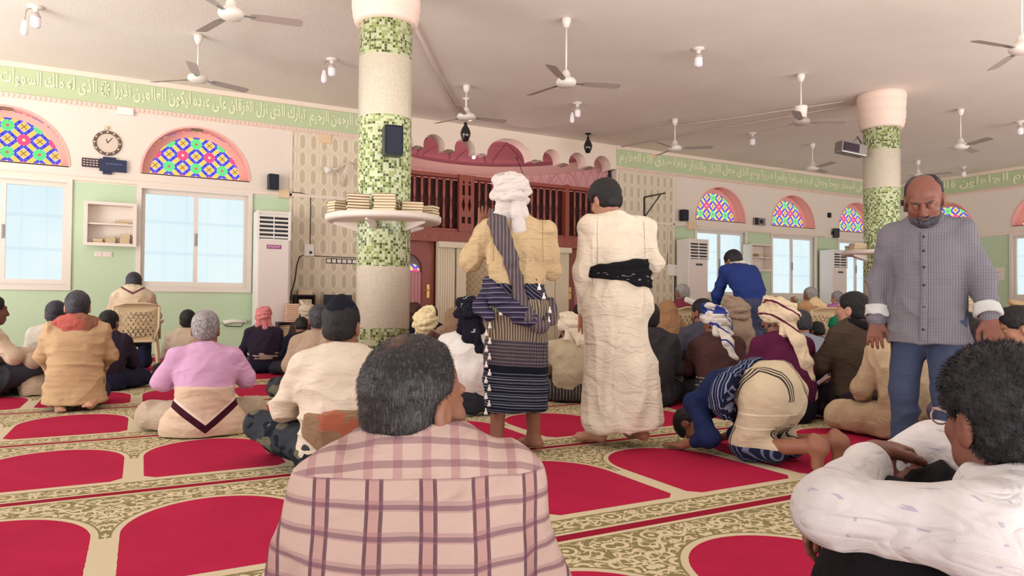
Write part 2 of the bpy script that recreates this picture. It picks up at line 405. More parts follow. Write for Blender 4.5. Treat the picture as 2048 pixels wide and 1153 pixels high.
# ------------------------------------------------------------------ recess: scalloped fascia, apse, half dome
prof = []; z0 = 4.15
cs = [(4.64, .24), (5.34, .24), (6.04, .24), (7.12, .56), (8.20, .24), (8.90, .24), (9.60, .24)]
pts = [(RC-RR, z0)]
for cx, r in cs:
    zc = z0+.04 if r < .3 else z0-.02
    pts += [(cx-r-.05, z0), (cx-r, z0-.035)]
    pts += [(x, z) for x, z in reversed(arc(cx, zc, r, 0, math.pi, 16, r*1.0 if r < .3 else .42))]
    pts += [(cx+r, z0-.035), (cx+r+.05, z0)]
pts += [(RC+RR, z0), (RC+RR, CEIL), (RC-RR, CEIL)]
struct(plate('trim_%d' % tn, pts, [], .35, M_cream, M=FW)); tn += 1
def apse_mat(nm, a, b):
    m = begin(nm); x, y, z = xyz(); an = mth('ARCTAN2', y-(W+.35), x-RC)*RR
    u = an*4.0; v = z*4.0
    l = mx(tri(u+v*.5) < .05, tri(u-v*.5) < .05)
    arch = AND(ab(sq(mth('POWER', tri(an/1.5)*1.5, 2.0)+mth('POWER', mx(z-3.9, 0.0), 2.0))-.42) < .03, z > 3.7)
    return finish(m, cm(mx(l, arch), a, b), .7, bump=l, bd=.006)
am = MB(); am.lathe([(RR, 0), (RR, 4.45)], (RC, W+.35, 0), 48, False, 0, math.pi); struct(am.build('wall_apse', apse_mat('rosy_apse', (214, 172, 168), (196, 148, 148))))
am = MB(); am.lathe([(RR, 4.30), (RR-.05, 4.33), (RR-.06, 4.40), (RR-.14, 4.46), (RR-.15, 4.52), (RR, 4.53)], (RC, W+.35, 0), 48, False, 0, math.pi)
struct(am.build('trim_%d' % tn, plain('rosy_cornice', (208, 172, 160), .7))); tn += 1
am = MB(); am.lathe([(RR*math.cos(t), 4.53+.62*math.sin(t)) for t in [i*math.pi/2/10 for i in range(11)]], (RC, W+.35, 0), 48, False, 0, math.pi)
def dome_mat():
    m = begin('dusty_pink_dome'); x, y, z = xyz(); an = mth('ARCTAN2', y-(W+.35), x-RC); r = sq(mth('POWER', y-(W+.35), 2.0)+mth('POWER', x-RC, 2.0))
    l = mx(tri(an*2.86+r*.5) < .03, mx(tri(an*2.86-r*.5) < .03, tri(r*1.4) < .02))
    return finish(m, cm(l, (188, 122, 128), (160, 94, 104)), .8, bump=l, bd=.01)
struct(am.build('ceiling_apse', dome_mat()))
# side returns and the dark room front under the balcony
M_bal = M_wood
def spindle_prof(h): 
    p = [(.034, 0), (.034, .10), (.020, .11), (.034, .13), (.020, .15), (.028, .20), (.036, .30), (.030, .42), (.018, .50), (.034, .52), (.018, .54), (.022, .60), (.034, .70), (.036, .78), (.022, .86), (.034, .88), (.020, .90), (.034, .91), (.034, 1.0)]
    return [(r, z*h) for r, z in p]
bal = thing('balustrade', 'red-brown turned wooden balustrade across the mihrab recess under the scalloped arches', 'balustrade', (RC, W+.2, 2.2))
def bx(name, a, c, mat, par, bev=.006):
    t = MB(); t.box(a, c); return t.build(name, mat, par, bev)
bx('bottom_beam', (-RR, -.10, 0), (RR, .12, .24), M_wood, bal); bx('lower_rail', (-RR, -.06, .24), (RR, .06, .30), M_wood, bal); bx('top_rail', (-RR, -.08, 1.38), (RR, .08, 1.46), M_wood, bal)
bx('gap_shade_panel', (-RR+.02, .10, .24), (RR-.02, .13, 1.36), plain('dark_maroon_gap_shade', (66, 30, 32), .7), bal, 0)  # dark sheet added so the gaps between balusters read as shaded
posts = [(-1.17, -.82), (1.52, 1.62), (RR-.1, RR)]
panel_holes = []
def dia(cx, cz, w, h): return [(cx-w, cz), (cx, cz-h), (cx+w, cz), (cx, cz+h)]
for i, (a, c2) in enumerate(posts):
    if i == 0:
        hs = []
        for dxx in (-.07, .07):
            cx = (a+c2)/2+dxx
            hs += [dia(cx, .82, .045, .16), rect(cx-.03, 1.02, cx+.03, 1.24)[:], rect(cx-.04, .42, cx+.04, .56), dia(cx, 1.30, .03, .04)]
        plate('carved_post', rect(a, .24, c2, 1.46), hs, .10, M_wood, bal, Matrix.Translation((0, -.12, 0)), 0)
    else: bx('post', (a, -.11, .2), (c2, .09, 1.48), M_wood, bal)
sp = MB(); sp.lathe(spindle_prof(1.08), (0, 0, 0), 10); spm = sp.mesh('baluster')
x = -RR+.09
while x < RR-.12:
    if not any(a-.05 < x < c2+.05 for a, c2 in posts):
        o = newobj('baluster', spm, M_wood if not spm.materials else None, bal); o.location = (x, 0, .30)
    x += .165
for i in range(22):
    xx = -RR+.2+i*.255
    t = MB(); t.lathe([(.035, -.012), (.03, 0), (0, .008)], (0, 0, 0), 10); me = t.mesh('rosette'); me.transform(Matrix.Translation((xx, -.105, .11)) @ Matrix.Rotation(math.pi/2, 4, 'X')); newobj('rosette', me, plain('light_wood', (176, 100, 72), .4), bal)
# doors, pilasters, niche below the balustrade
M_curt = None
def curtain_mat():
    m = begin('sheer_rosy_curtain'); x, y, z = xyz(); f = tri(x*14.0); n = noise(vec(x*30.0, 0.0, z), 2, 2)
    return finish(m, cm(n, (190, 120, 130), (222, 170, 170)), .8, bump=f, bd=.03)
M_curt = curtain_mat()
M_brass = plain('brass', (214, 170, 96), .3, .9)
for i, (a, c2, side) in enumerate(((4.30, 5.46, 1), (8.74, 9.94, -1))):
    Yd = W+.26; mid = (a+c2)/2; wd = c2-a
    fr_o = plate('door_%d' % (i+1), rect(a, 0, c2, 2.2), [rect(a+.30, .2, c2-.30, 1.55)+[] if False else [(a+.26, .9), (c2-.26, .9)]+[(x, z) for x, z in arc(mid, 1.62, (wd-.52)/2, 0, math.pi, 16)]], .07, M_wood, M=Matrix.Translation((0, Yd, 0)))
    struct(fr_o)
    t = MB(); t.box((a+.22, .075, .85), (c2-.22, .09, 1.95)); me = t.mesh('door_glass'); me.transform(Matrix.Translation((0, Yd, 0))); newobj('door_glass', me, plain('dark_rosy_glass', (120, 96, 96), .2), fr_o)
    t = MB(); t.box((a+.26, .05, .9), (c2-.26, .07, 1.56)); me = t.mesh('curtain'); me.transform(Matrix.Translation((0, Yd, 0))); newobj('curtain', me, M_curt, fr_o)
    go = plate('fanlight_glass', [(x, z) for x, z in arc(mid+.12*side, 1.57, .16, 0, math.pi, 10)], [], .004, M_stain, fr_o, Matrix.Translation((0, Yd+.045, 0)))
    hx = c2-.13 if side > 0 else a+.13
    t = MB(); t.box((hx-.03, -.02, 1.02), (hx+.03, 0, 1.30)); t.tube([(hx, -.02, 1.18), (hx, -.06, 1.18), (hx-.12*side, -.06, 1.18)], .010); me = t.mesh('door_handle'); me.transform(Matrix.Translation((0, Yd, 0))); newobj('door_handle', me, M_brass, fr_o)
def fluted(a, c2):
    t = MB(); n = 7; w = (c2-a)/n; t.box((a, .06, 0), (c2, .2, 2.2))
    for k in range(n): t.lathe([(w*.42, 0), (w*.42, 2.12)], (a+(k+.5)*w, .07, 0), 10)
    t.box((a-.02, -.03, 2.08), (c2+.02, .08, 2.2)); me = t.mesh('pilaster'); me.transform(Matrix.Translation((0, W, 0))); return me
for a, c2 in ((5.48, 5.86), (5.90, 6.12), (8.10, 8.34), (8.36, 8.72)):
    global_t = newobj('trim_%d' % tn, fluted(a, c2), plain('ivory_fluted_plaster', (226, 212, 186), .6)); struct(global_t); tn += 1
def niche_mat():
    m = begin('diamond_niche_panel'); x, y, z = xyz(); l = mx(tri((x+z)*7.0) < .07, tri((x-z)*7.0) < .07)
    return finish(m, cm(l, (196, 176, 146), (168, 146, 116)), .8, bump=l, bd=.004)
t = MB(); t.box((6.1, .22, 0), (8.12, .30, 2.2)); me = t.mesh('wall'); me.transform(FW); struct(newobj('wall_niche', me, niche_mat()))
t = MB(); t.box((RC-RR, .345, 0), (RC+RR, .36, 2.24)); me = t.mesh('wall'); me.transform(FW); struct(newobj('wall_recess_back', me, plain('rosy_dark_wall', (150, 110, 106), .8)))
# ------------------------------------------------------------------ mosaic columns with round shelves
def mosaic_mat():
    m = begin('green_mosaic'); x, y, z = xyz(); R = .30; g = .0305
    a = mth('ARCTAN2', y, x)*R/g; v = z/g
    green = mx(mx(z < .65, band(z, 1.33, 3.01)), z > 3.69)
    iu, iv = fl(a), fl(v); r = white(vec(iu, iv, 0.0)); fu, fv = tri(a), tri(v)
    c = cm(r > .42, (206, 216, 176), (160, 178, 110)); c = cm(r > .66, c, (116, 138, 66)); c = cm(r > .82, c, (74, 86, 40))
    grout = mn(fu, fv) < .055; c = cm(grout, c, (206, 206, 176))
    a2 = mth('ARCTAN2', y, x)*R/.0205; v2 = z/.0205; r2 = white(vec(fl(a2), fl(v2), 3.0)); g2 = mn(tri(a2), tri(v2)) < .07
    w = cm(r2, (222, 212, 192), (234, 224, 204)); w = cm(g2, w, (196, 186, 166))
    gl = mx(green, 0.0)
    return finish(m, cm(gl, w, c), cm(mx(grout, g2), (60, 60, 60), (170, 170, 170)) if False else .22, bump=(1.0-mx(grout*green, g2*(1.0-green)))*1.0+white(vec(iu, iv, 5.0))*.5, bd=.0015, spec=.5)
M_mos = mosaic_mat()
def column(cx, cy, lbl):
    t = thing('mosaic_column', lbl, 'column', (cx, cy, 0)); t['kind'] = 'structure' if False else None; del t['kind']
    s = MB(); s.lathe([(.30, 0), (.30, 4.12)], n=64); s.build('shaft', M_mos, t)
    s = MB(); s.lathe([(.30, 4.08), (.345, 4.095), (.36, 4.12), (.352, 4.15), (.372, 4.165), (.378, 4.20), (.362, 4.22), (.385, 4.25), (.388, 4.38), (.378, 4.40), (.386, 4.43), (.392, 4.50), (.396, 4.58), (.388, 4.60), (.40, 4.62), (.402, 4.67), (.392, 4.69), (.392, 4.719)], n=64)
    s.build('capital', M_rosy, t); return t
D1 = atD(766, 600, 7.9); D2 = atD(1764, 606, 12.4)
C1, C2 = (D1[0], D1[1]), (D2[0], D2[1])
column(*C1, 'green and white mosaic column in the middle left, carrying a black speaker')
column(*C2, 'green mosaic column behind the walking man, carrying a floodlight')
SHZ = 1.83
def shelf(c, lbl):
    t = thing('round_shelf', lbl, 'shelf', (c[0], c[1], SHZ))
    s = MB(); s.lathe([(.301, 0), (.60, 0), (.645, .012), (.65, .03), (.65, .075), (.301, .075)], n=64, cap=False); s.build('board', plain('shelf_white', (226, 214, 204), .45), t)
    for k in range(5):
        a = k*2*math.pi/5+.3; s = MB(); s.box((.295, -.012, -.10), (.56, .012, 0), None); n = 8
        for i in range(len(s.v)-8, len(s.v)): x, y, z = s.v[i]; s.v[i] = (x*math.cos(a)-y*math.sin(a), x*math.sin(a)+y*math.cos(a), z if x < .4 or z > -.05 else -.02)
        s.build('bracket', M_frame, t)
    return t
shelf(C1, 'round white shelf holding book stacks around the near mosaic column'); shelf(C2, 'round white shelf around the far mosaic column beside the walking man')
# books: cover and page block
def pages_mat():
    m = begin('page_edges'); x, y, z = xyz(); n = noise(vec(x*2.0, y*2.0, z*160.0), 3, 2); return finish(m, cm(n, (214, 194, 160), (240, 222, 188)), .9)
M_pages = pages_mat(); COV = [plain('cover_dark_brown', (58, 40, 34), .5), plain('cover_maroon', (96, 40, 44), .5), plain('cover_green', (44, 66, 52), .5), plain('cover_tan', (170, 138, 100), .6), plain('cover_red', (190, 70, 70), .5)]
_bk = {}
def book(loc, rz, label, group, ci=0, L=.235, Wd=.165, H=.030):
    key = (ci, L, Wd, H)
    if key not in _bk:
        r = newobj('book', None)
        c = MB(); c.box((-L/2, -Wd/2, 0), (L/2, Wd/2, .004)); c.box((-L/2, -Wd/2, H-.004), (L/2, Wd/2, H)); c.box((-L/2, Wd/2-.004, .004), (L/2, Wd/2, H-.004)); c.build('cover', COV[ci], r)
        p = MB(); p.box((-L/2+.004, -Wd/2+.004, .004), (L/2-.004, Wd/2-.004, H-.004)); p.build('page_block', M_pages, r)
        _bk[key] = r; o = r
    else: o = copytree(_bk[key])
    o.location = loc; o.rotation_euler = (0, 0, rz); return tag(o, label, 'book', group)
def stack(x, y, z, n, rz, label, group, ci=0, flipj=0, **k):
    H = k.get('H', .030)
    for i in range(n):
        a = rz+random.uniform(-.06, .06)+(math.pi if flipj and i % 2 else 0)
        rk = '' if n < 2 else ('bottom one, ' if i == 0 else 'top one, ' if i == n-1 else '%s from bottom, ' % ('second third fourth fifth sixth seventh eighth ninth'.split()[i-1]))
        book((x+random.uniform(-.006, .006), y+random.uniform(-.006, .006), z+i*(H+.0005)), a, rk+label, group, ci if not isinstance(ci, (list, tuple)) else ci[i % len(ci)], **k)
zt = SHZ+.0755
def shelfpos(px, c, r=.50):
    # point of the shelf ring seen at pixel column px, on the camera side
    best = None
    for k in range(0, 360, 2):
        a = math.radians(k); p = np.array([c[0]+r*math.cos(a), c[1]+r*math.sin(a), zt]); q = p-np.array([0, 0, CAM_H]); d = q @ _f
        if d > np.hypot(*c)*0+((np.array([c[0], c[1], zt])-np.array([0, 0, CAM_H])) @ _f): continue
        X = 1024+FPX*(q @ RT)/d
        if best is None or abs(X-px) < best[0]: best = (abs(X-px), p)
    return best[1]
for px, n, ci, rz, wh in ((672, 5, (0, 3), .35, 'leftmost stack'), (716, 6, (0, 1), -.15, 'second stack from the left'), (771, 6, (3, 1), -.45, 'middle stack'), (823, 4, (3, 0), -.25, 'low stack right of the middle'), (864, 4, (3, 0), -.9, 'rightmost stack')):
    p = shelfpos(px, C1, .49); stack(p[0], p[1], zt, n, rz, 'book, %s, near round shelf' % wh, 'books on the near shelf, %s' % wh, ci)
for px, n, ci, wh in ((1692, 3, (0,), 'left'), (1716, 4, (3, 1), 'right')):
    p = shelfpos(px, C2, .50); stack(p[0], p[1], zt, n, -.4, 'hardback book in the %s stack on the far round shelf' % wh, 'books on the far shelf, %s stack' % wh, ci)
# ------------------------------------------------------------------ speakers, floodlight
def speaker(loc, rz, label, s=1.0, tilt=0):
    t = thing('speaker', label, 'speaker', loc, rz)
    w, d, h = .20*s, .17*s, .32*s
    b = MB(); b.box((-w/2, -d, -h/2), (w/2, 0, h/2)); b.build('cabinet', M_black, t, .02*s)
    g = MB(); g.box((-w/2+.012, -d-.006, -h/2+.015), (w/2-.012, -d+.001, h/2-.015)); g.build('grille', plain('speaker_grille', (34, 38, 56), .7), t, .012*s)
    m_ = MB(); m_.box((-.02, -.002, -.05), (.02, .045, .05)); m_.build('bracket', M_dark, t); return t
p = atD(790, 278, 7.42); aa = math.atan2(p[1]-C1[1], p[0]-C1[0]); 
speaker((C1[0]+.345*math.cos(aa), C1[1]+.345*math.sin(aa), p[2]), aa+math.pi/2, 'black speaker strapped to the near mosaic column', 1.02)
p = onY(543, 366, W-.02); speaker((p[0], W-.045, p[2]), .15, 'black speaker on the front wall above the left air conditioner', .9)
p = onY(1362, 432, W-.02); speaker((p[0], W-.045, p[2]), .1, 'black speaker on the front wall between embossed panel and stained glass', .9)
p = onY(1665, 467, W-.02); speaker((p[0], W-.045, p[2]), .9, 'dark speaker angled on the front wall above the right air conditioner', .85)
p = atD(1806, 403, 12.1); speaker((C2[0]+.345*math.cos(-.9), C2[1]+.345*math.sin(-.9), p[2]), .67, 'black speaker on the far column half behind the walking man', .95)
t = thing('floodlight', 'grey floodlight with dark glass arm-mounted on the far mosaic column', 'floodlight', tuple(atD(1702, 299, 12.2)), -.25)
b = MB(); b.box((-.26, -.10, -.10), (.26, .10, .10), Matrix.Rotation(.12, 3, 'Y')); b.build('housing', M_grey, t, .015)
b = MB(); b.box((-.23, -.115, -.075), (.08, -.098, .075), Matrix.Rotation(.12, 3, 'Y'), (0, 0, 0)); b.build('glass', plain('dark_glass', (50, 36, 50), .1), t, .004)
b = MB(); b.tube([(.05, .02, .08), (.22, .1, .26), (.34, .15, .16)], .015); b.build('arm', M_grey, t)
# ------------------------------------------------------------------ ceiling fans
def fan_mesh():
    t = MB(); t.lathe([(.045, 0), (.055, -.02), (.05, -.06), (.03, -.12), (.014, -.13)], n=20); can = t.mesh('canopy')
    return can
_fan = None; M_fanw = plain('fan_white_enamel', (226, 218, 208), .35); M_fang = plain('fan_grey_enamel', (170, 156, 148), .45)
def fan(cpx, hub_px, ang, label, drop=None, motor=1.0, white=False, dark=False):
    """cpx: canopy pixel (or None), hub_px: hub pixel"""
    if cpx is not None:
        p = onZ(cpx[0], cpx[1], CEIL); q = p-np.array([0, 0, CAM_H]); D = q @ _f; hb = atD(hub_px[0], hub_px[1], D); drop = CEIL-hb[2]
    else: p = onZ(hub_px[0], hub_px[1], CEIL-drop)
    t = thing('ceiling_fan', label, 'ceiling fan', (p[0], p[1], CEIL), ang, 'ceiling fans')
    del t['group']
    s = MB(); s.lathe([(.05, -.001), (.062, -.02), (.058, -.06), (.032, -.13), (.014, -.135)], n=20); s.build('canopy', M_fanw, t)
    s = MB(); s.lathe([(.012, -.1), (.012, -drop+.08)], n=10); s.build('rod', M_fanw, t)
    s = MB(); k = motor
    s.lathe([(.03, -drop+.16), (.05, -drop+.13), (.065*k, -drop+.07), (.12*k, -drop+.04), (.135*k, -drop+.015), (.135*k, -drop-.015), (.11*k, -drop-.045), (.05, -drop-.06), (0.001, -drop-.062)], n=28, cap=False); s.build('motor', M_fanw if not dark else M_fang, t)
    if white:
        s = MB(); s.lathe([(.085, -drop+.06), (.10, -drop+.24), (.10, -drop+.25), (.02, -drop+.25)], n=24); s.build('motor_cover', M_fanw, t)
    for i in range(3):
        a = i*2*math.pi/3; ca, sa = math.cos(a), math.sin(a)
        vs = []
        for (r, w) in ((.20, .05), (.28, .065), (.5, .068), (.70, .072), (.735, .06), (.75, .03)):
            for sg in (-1, 1):
                for zz in (0, .004):
                    y = sg*w; z = -drop-.005+zz+sg*w*(-.22); vs.append((r*ca-y*sa, r*sa+y*ca, z))
        f = []
        for j in range(5):
            b = j*4; c = b+4; f += [(b, c, c+2, b+2), (b+1, b+3, c+3, c+1), (b, b+1, c+1, c), (b+2, c+2, c+3, b+3)]
        f += [(0, 2, 3, 1), (20, 21, 23, 22)]
        s = MB(); s.add(vs, f); bl = s.build('blade', M_fang, t)
        s = MB(); s.box((.10, -.022, -.012), (.25, .022, -.004)); 
        me = s.mesh('blade_arm'); me.transform(Matrix.Rotation(a, 4, 'Z') @ Matrix.Translation((0, 0, -drop+.002))); newobj('blade_arm', me, M_grey, bl)
    return t
R_ = math.radians
fan(None, (462, 28), R_(-10), 'large white ceiling fan at the top left, its hub nearest the camera', drop=.66)
fan((397, 70), (390, 158), R_(20), 'white ceiling fan above the clock and lettering at the left')
fan((1133, 36), (1133, 166), R_(-18), 'big white ceiling fan on a long rod in the middle of the picture')
fan((933, 170), (932, 234), R_(-6), 'white ceiling fan just right of the near mosaic column', motor=1.2)
fan((1350, 238), (1348, 297), R_(-40), 'white ceiling fan left of the crossing conduits, above the lettering')
fan((1602, 148), (1600, 244), R_(-27), 'grey-bladed ceiling fan with a white bell cover in front of the far column', white=True, dark=True)
fan((1625, 287), (1628, 337), R_(15), 'small distant ceiling fan left of the far column near the lettering')
fan((1921, 218), (1922, 294), R_(8), 'white ceiling fan right of the far column above the walking man')
fan((1836, 321), (1837, 352), R_(50), 'farthest ceiling fan, its rod rising behind the walking man\'s head')
fan(None, (2044, 97), R_(170), 'white ceiling fan cut by the top right edge of the picture', drop=.8)
# ------------------------------------------------------------------ bulb fittings
def bulb_mat(): return plain('bulb_white', (240, 232, 236), .25)
M_bulb = bulb_mat()
def lamp(px, py, label, pair=False, s=1.0, drop=.0):
    p = onZ(px, py, CEIL)
    t = thing('ceiling_bulb', label, 'light bulb', (p[0], p[1], CEIL))
    b = MB(); b.lathe([(.085*s, 0), (.09*s, -.015), (.05*s, -.03), (.03*s, -.04), (.03*s, -.09-drop)], n=20); b.build('base', M_fanw, t)
    b = MB(); b.lathe([(.03*s, -.08-drop), (.055*s, -.12-drop), (.06*s, -.15-drop)], n=20); b.build('socket', plain('socket_grey', (190, 176, 172), .4), t)
    b = MB(); b.lathe([(.058*s, -.15-drop), (.06*s, -.24-drop), (.05*s, -.27-drop), (.001, -.28-drop)], n=20, cap=False); b.build('bulb', M_bulb, t)
    if pair:
        b = MB(); b.tube([(-.02, 0, -.02), (-.10, 0, -.06), (-.12, 0, -.20)], .006); b.build('cord', M_grey, t)
        b = MB(); b.lathe([(.02, -.2), (.035, -.27), (.04, -.28), (.045, -.36), (.03, -.39), (.001, -.40)], (-.12, 0, 0), 16, cap=False); b.build('hanging_bulb', M_bulb, t)
    return t
lamp(72, 13, 'white bulb fitting with a second hanging bulb at the top left corner', True)
lamp(664, 118, 'white bulb fitting with a second bulb left of the near column', True)
lamp(1155, 206, 'pair of white bulbs on the ceiling below the middle fan', True)
lamp(1397, 97, 'single white bulb fitting right of the middle fan')
lamp(1505, 266, 'small white bulb fitting between the conduits and the far column')
lamp(2040, 243, 'white bulb fitting at the right edge of the ceiling')
lamp(1927, 334, 'distant white bulb fitting above the right-hand lettering')
for px, py, hz, lb in ((931, 266, 8.6, 'glossy black egg-shaped hanging ornament under the fan by the near column'), (1176, 292, 12.6, 'glossy black egg-shaped hanging ornament at the start of the ceiling conduit')):
    p = atD(px, py, 1.0); sc = 12.9
    if px > 1000: p = onZ(1176, 267, CEIL); sc = (p-np.array([0, 0, CAM_H])) @ _f
    p = atD(px, py, sc)
    t = thing('hanging_ornament', lb, 'ornament', (p[0], p[1], CEIL))
    b = MB(); b.lathe([(.07, 0), (.07, -.02), (.012, -.03), (.012, p[2]-CEIL+.2)], n=14); b.build('hanger', M_dark if px > 1000 else M_fanw, t)
    b = MB(); z = p[2]-CEIL; b.lathe([(.02, z+.20), (.035, z+.17), (.03, z+.14), (.07, z+.08), (.098, z), (.09, z-.06), (.06, z-.13), (.045, z-.16), (.001, z-.165)], n=24, cap=False); b.build('vessel', plain('glossy_black', (30, 26, 24), .06, spec=.8), t)
# conduits across the ceiling
def conduit(pts, lbl, r=.014, z=CEIL-.03, name='conduit', mat=None):
    t = MB(); t.tube([onZ(x, y, z) for x, y in pts], r, 6); o = t.build(name, mat or plain('conduit_beige', (196, 178, 166), .5)); return tag(o, lbl, 'conduit')
conduit([(826, 46), (882, 160), (926, 236)], 'thin conduit running from the near column capital to the recess fan', .02)
conduit([(1177, 273), (1440, 240), (1688, 203)], 'upper of two thin conduits crossing the ceiling towards the far column')
conduit([(1232, 296), (1480, 250), (1708, 209)], 'lower of two thin conduits crossing the ceiling towards the far column')
# ------------------------------------------------------------------ wall furniture
A_ = lambda *v: np.array(v, float)
def onW(x, y, d=0.0): return onY(x, y, W-d)
def wallthing(name, lbl, cat, px, py, d=0.0, rz=0): p = onW(px, py, d); return thing(name, lbl, cat, (p[0], W-d, p[2]), rz)
def part(t, name, mat, boxes=(), bev=.004, fn=None):
    b = MB()
    for a, c in boxes: b.box(a, c)
    if fn: fn(b)
    return b.build(name, mat, t, bev)
# clock
t = wallthing('wall_clock', 'round wall clock with dark segmented rim above the dark display board', 'clock', 215, 287)
def rotx(me): me.transform(Matrix.Rotation(math.pi/2, 4, 'X')); return me
b = MB(); b.lathe([(.17, 0), (.205, .004), (.21, .02), (.20, .035), (.165, .035), (.16, .02)], n=40, cap=False); newobj('rim', rotx(b.mesh('rim')), plain('clock_rim', (104, 84, 72), .4), t)
b = MB(); b.lathe([(.165, .004), (.165, .015)], n=40); newobj('dial', rotx(b.mesh('dial')), plain('clock_dial', (214, 196, 180), .5), t)
b = MB()
for k in range(12):
    a = k*math.pi/6; r0 = .185; x, z = r0*math.sin(a), r0*math.cos(a); b.box((x-.012, -.040, z-.012), (x+.012, -.034, z+.012), Matrix.Rotation(a, 3, 'Y'))
b.build('hour_mark', plain('clock_mark', (220, 200, 180), .4), t)
for nm, a, L in (('minute_hand', .62, .12), ('hour_hand', -.25, .07)):
    b = MB(); b.box((-.005, -.022, 0), (.005, -.018, L), Matrix.Rotation(a, 3, 'Y'), (0, -.02, 0)); b.build(nm, M_dark, t)
# digital board
t = wallthing('display_board', 'blue-black digital display board on the wall below the clock', 'display', 210, 329)
part(t, 'housing', plain('navy_panel', (38, 46, 78), .3), [((-.08, -.06, -.12), (.32, 0, .085)), ((-.03, -.055, .085), (.16, -.01, .12)), ((-.03, -.055, -.17), (.10, -.01, -.12))], .006)
part(t, 'side_panel', plain('panel_brown', (66, 44, 56), .5), [((-.33, -.04, -.07), (-.08, 0, .075))], .004)
for r in range(3):
    part(t, 'led_row', plain('led_pale', (214, 196, 186), .5), [((-.31+k*.045, -.045, -.045+r*.04), (-.28+k*.045, -.04, -.03+r*.04)) for k in range(5)], 0)
def dash2(b):
    for k in range(7): b.box((.02+k*.035, -.065, .0), (.04+k*.035, -.06, .012))
part(t, 'led_digit', plain('led_blue', (120, 140, 190), .5), fn=dash2, bev=0)
# cabinets
def cabinet(lbl, x0, x1, z0, z1, dep, grp):
    t = thing('wall_cabinet', lbl, 'cabinet', ((x0+x1)/2, W, z0)); w = (x1-x0)/2; h = z1-z0; th = .03
    part(t, 'carcass', M_white, [((-w, -dep, 0), (-w+th, 0, h)), ((w-th, -dep, 0), (w, 0, h)), ((-w+th, -dep, 0), (w-th, 0, th)), ((-w+th, -dep, h-th), (w-th, 0, h)), ((-w+th, -.012, th), (w-th, 0, h-th))], 0)
    part(t, 'face_frame', M_frame, [((-w-.02, -dep-.02, -.02), (-w+.035, -dep, h+.02)), ((w-.035, -dep-.02, -.02), (w+.02, -dep, h+.02)), ((-w+.035, -dep-.02, -.02), (w-.035, -dep, .03)), ((-w+.035, -dep-.02, h-.03), (w-.035, -dep, h+.02))], .004)
    part(t, 'shelf', M_white, [((-w+th, -dep+.01, h*.5-.012), (w-th, -.012, h*.5+.012))], 0); return t
cabinet('white open wall cabinet with books between the two left windows', -.82, -.10, 1.84, 2.53, .22, '')
for x, n in ((-.64, 3), (-.46, 5), (-.245, 7)):
    stack(x-.0, W-.12, 1.872, n, random.uniform(-.05, .05), 'tan book, left wall cabinet, %s stack' % {3: 'lowest', 5: 'middle', 7: 'tallest'}[n], 'cabinet books, %s stack' % {3: 'lowest', 5: 'middle', 7: 'tallest'}[n], 3, L=.15, Wd=.13, H=.022)
stack(-.30, W-.12, 1.84+.345+.0125, 2, .3, 'pale book lying on the middle board of the left wall cabinet', 'books on the cabinet middle board', 3, L=.16, Wd=.12, H=.03)
pa, pb = onW(1503, 505, .3), onW(1548, 508, .3); cabinet('white open wall cabinet on the front wall right of the standing man in blue', pa[0], pa[0]+.78, 1.84, 2.53, .28, '')
stack(pa[0]+.45, W-.15, 1.84+.345+.0125, 3, 0, 'book on the shelf of the right wall cabinet', 'books in the right wall cabinet', 3, L=.17, Wd=.14, H=.03)
# air conditioners
def aircon(lbl, x0, x1, h, seed=0, sticker=True):
    t = thing('air_conditioner', lbl, 'air conditioner', ((x0+x1)/2, 13.22, 0)); w = (x1-x0)/2; y0 = -.25
    part(t, 'housing', M_wht_pl, [((-w, y0+.02, 0), (w, .20, h))], .02)
    part(t, 'front_panel', plain('ac_panel', (230, 218, 210), .4), [((-w+.03, y0, .05), (w-.03, y0+.03, h-.52)), ((-w+.03, y0, h-.06), (w-.03, y0+.03, h-.02))], .008)
    part(t, 'outlet', M_black, [((-w+.04, y0+.012, h-.50), (w-.04, y0+.03, h-.08))], 0)
    def sl(b):
        for k in range(6): b.box((-w+.04, y0-.004, h-.485+k*.075), (w-.04, y0+.02, h-.455+k*.075), Matrix.Rotation(-.4, 3, 'X'))
        b.box((-.008, y0-.006, h-.5), (.008, y0+.012, h-.08)); b.box((-w, y0-.006, h-.52), (-w+.045, y0+.02, h)); b.box((w-.045, y0-.006, h-.52), (w, y0+.02, h))
    part(t, 'louvre', M_wht_pl, fn=sl, bev=0)
    if sticker:
        part(t, 'sticker', plain('sticker_purple', (150, 60, 130), .5), [((-.12, y0-.004, h-.68), (.13, y0+.001, h-.61))], 0)
        def let(b):
            for k in range(9): b.box((-.10+k*.024, y0-.006, h-.665+(k*7 % 3)*.005), (-.088+k*.024, y0-.004, h-.63+(k*5 % 3)*.004))
        part(t, 'sticker_print', plain('sticker_print', (236, 190, 220), .5), fn=let, bev=0)
    else: part(t, 'control_panel', plain('ac_display', (70, 70, 72), .3), [((-.10, y0-.004, h-.66), (.12, y0+.001, h-.61))], 0)
    return t
xa, xb = onY(513, 500, 12.97)[0], onY(581, 500, 12.97)[0]
aircon('tall white floor-standing air conditioner at the left with a purple sticker', xa, xb, onY(545, 422, 12.97)[2])
xa, xb = onY(1378, 500, 12.97)[0], onY(1413, 500, 12.97)[0]
aircon('tall white floor-standing air conditioner right of the embossed panel, behind the white-capped man', xa, xa+.64, onY(1395, 478, 12.97)[2], sticker=False)
xa = onY(1666, 500, 12.97)[0]
aircon('tall white floor-standing air conditioner left of the far mosaic column', xa, xa+.62, onY(1680, 500, 12.97)[2], sticker=False)
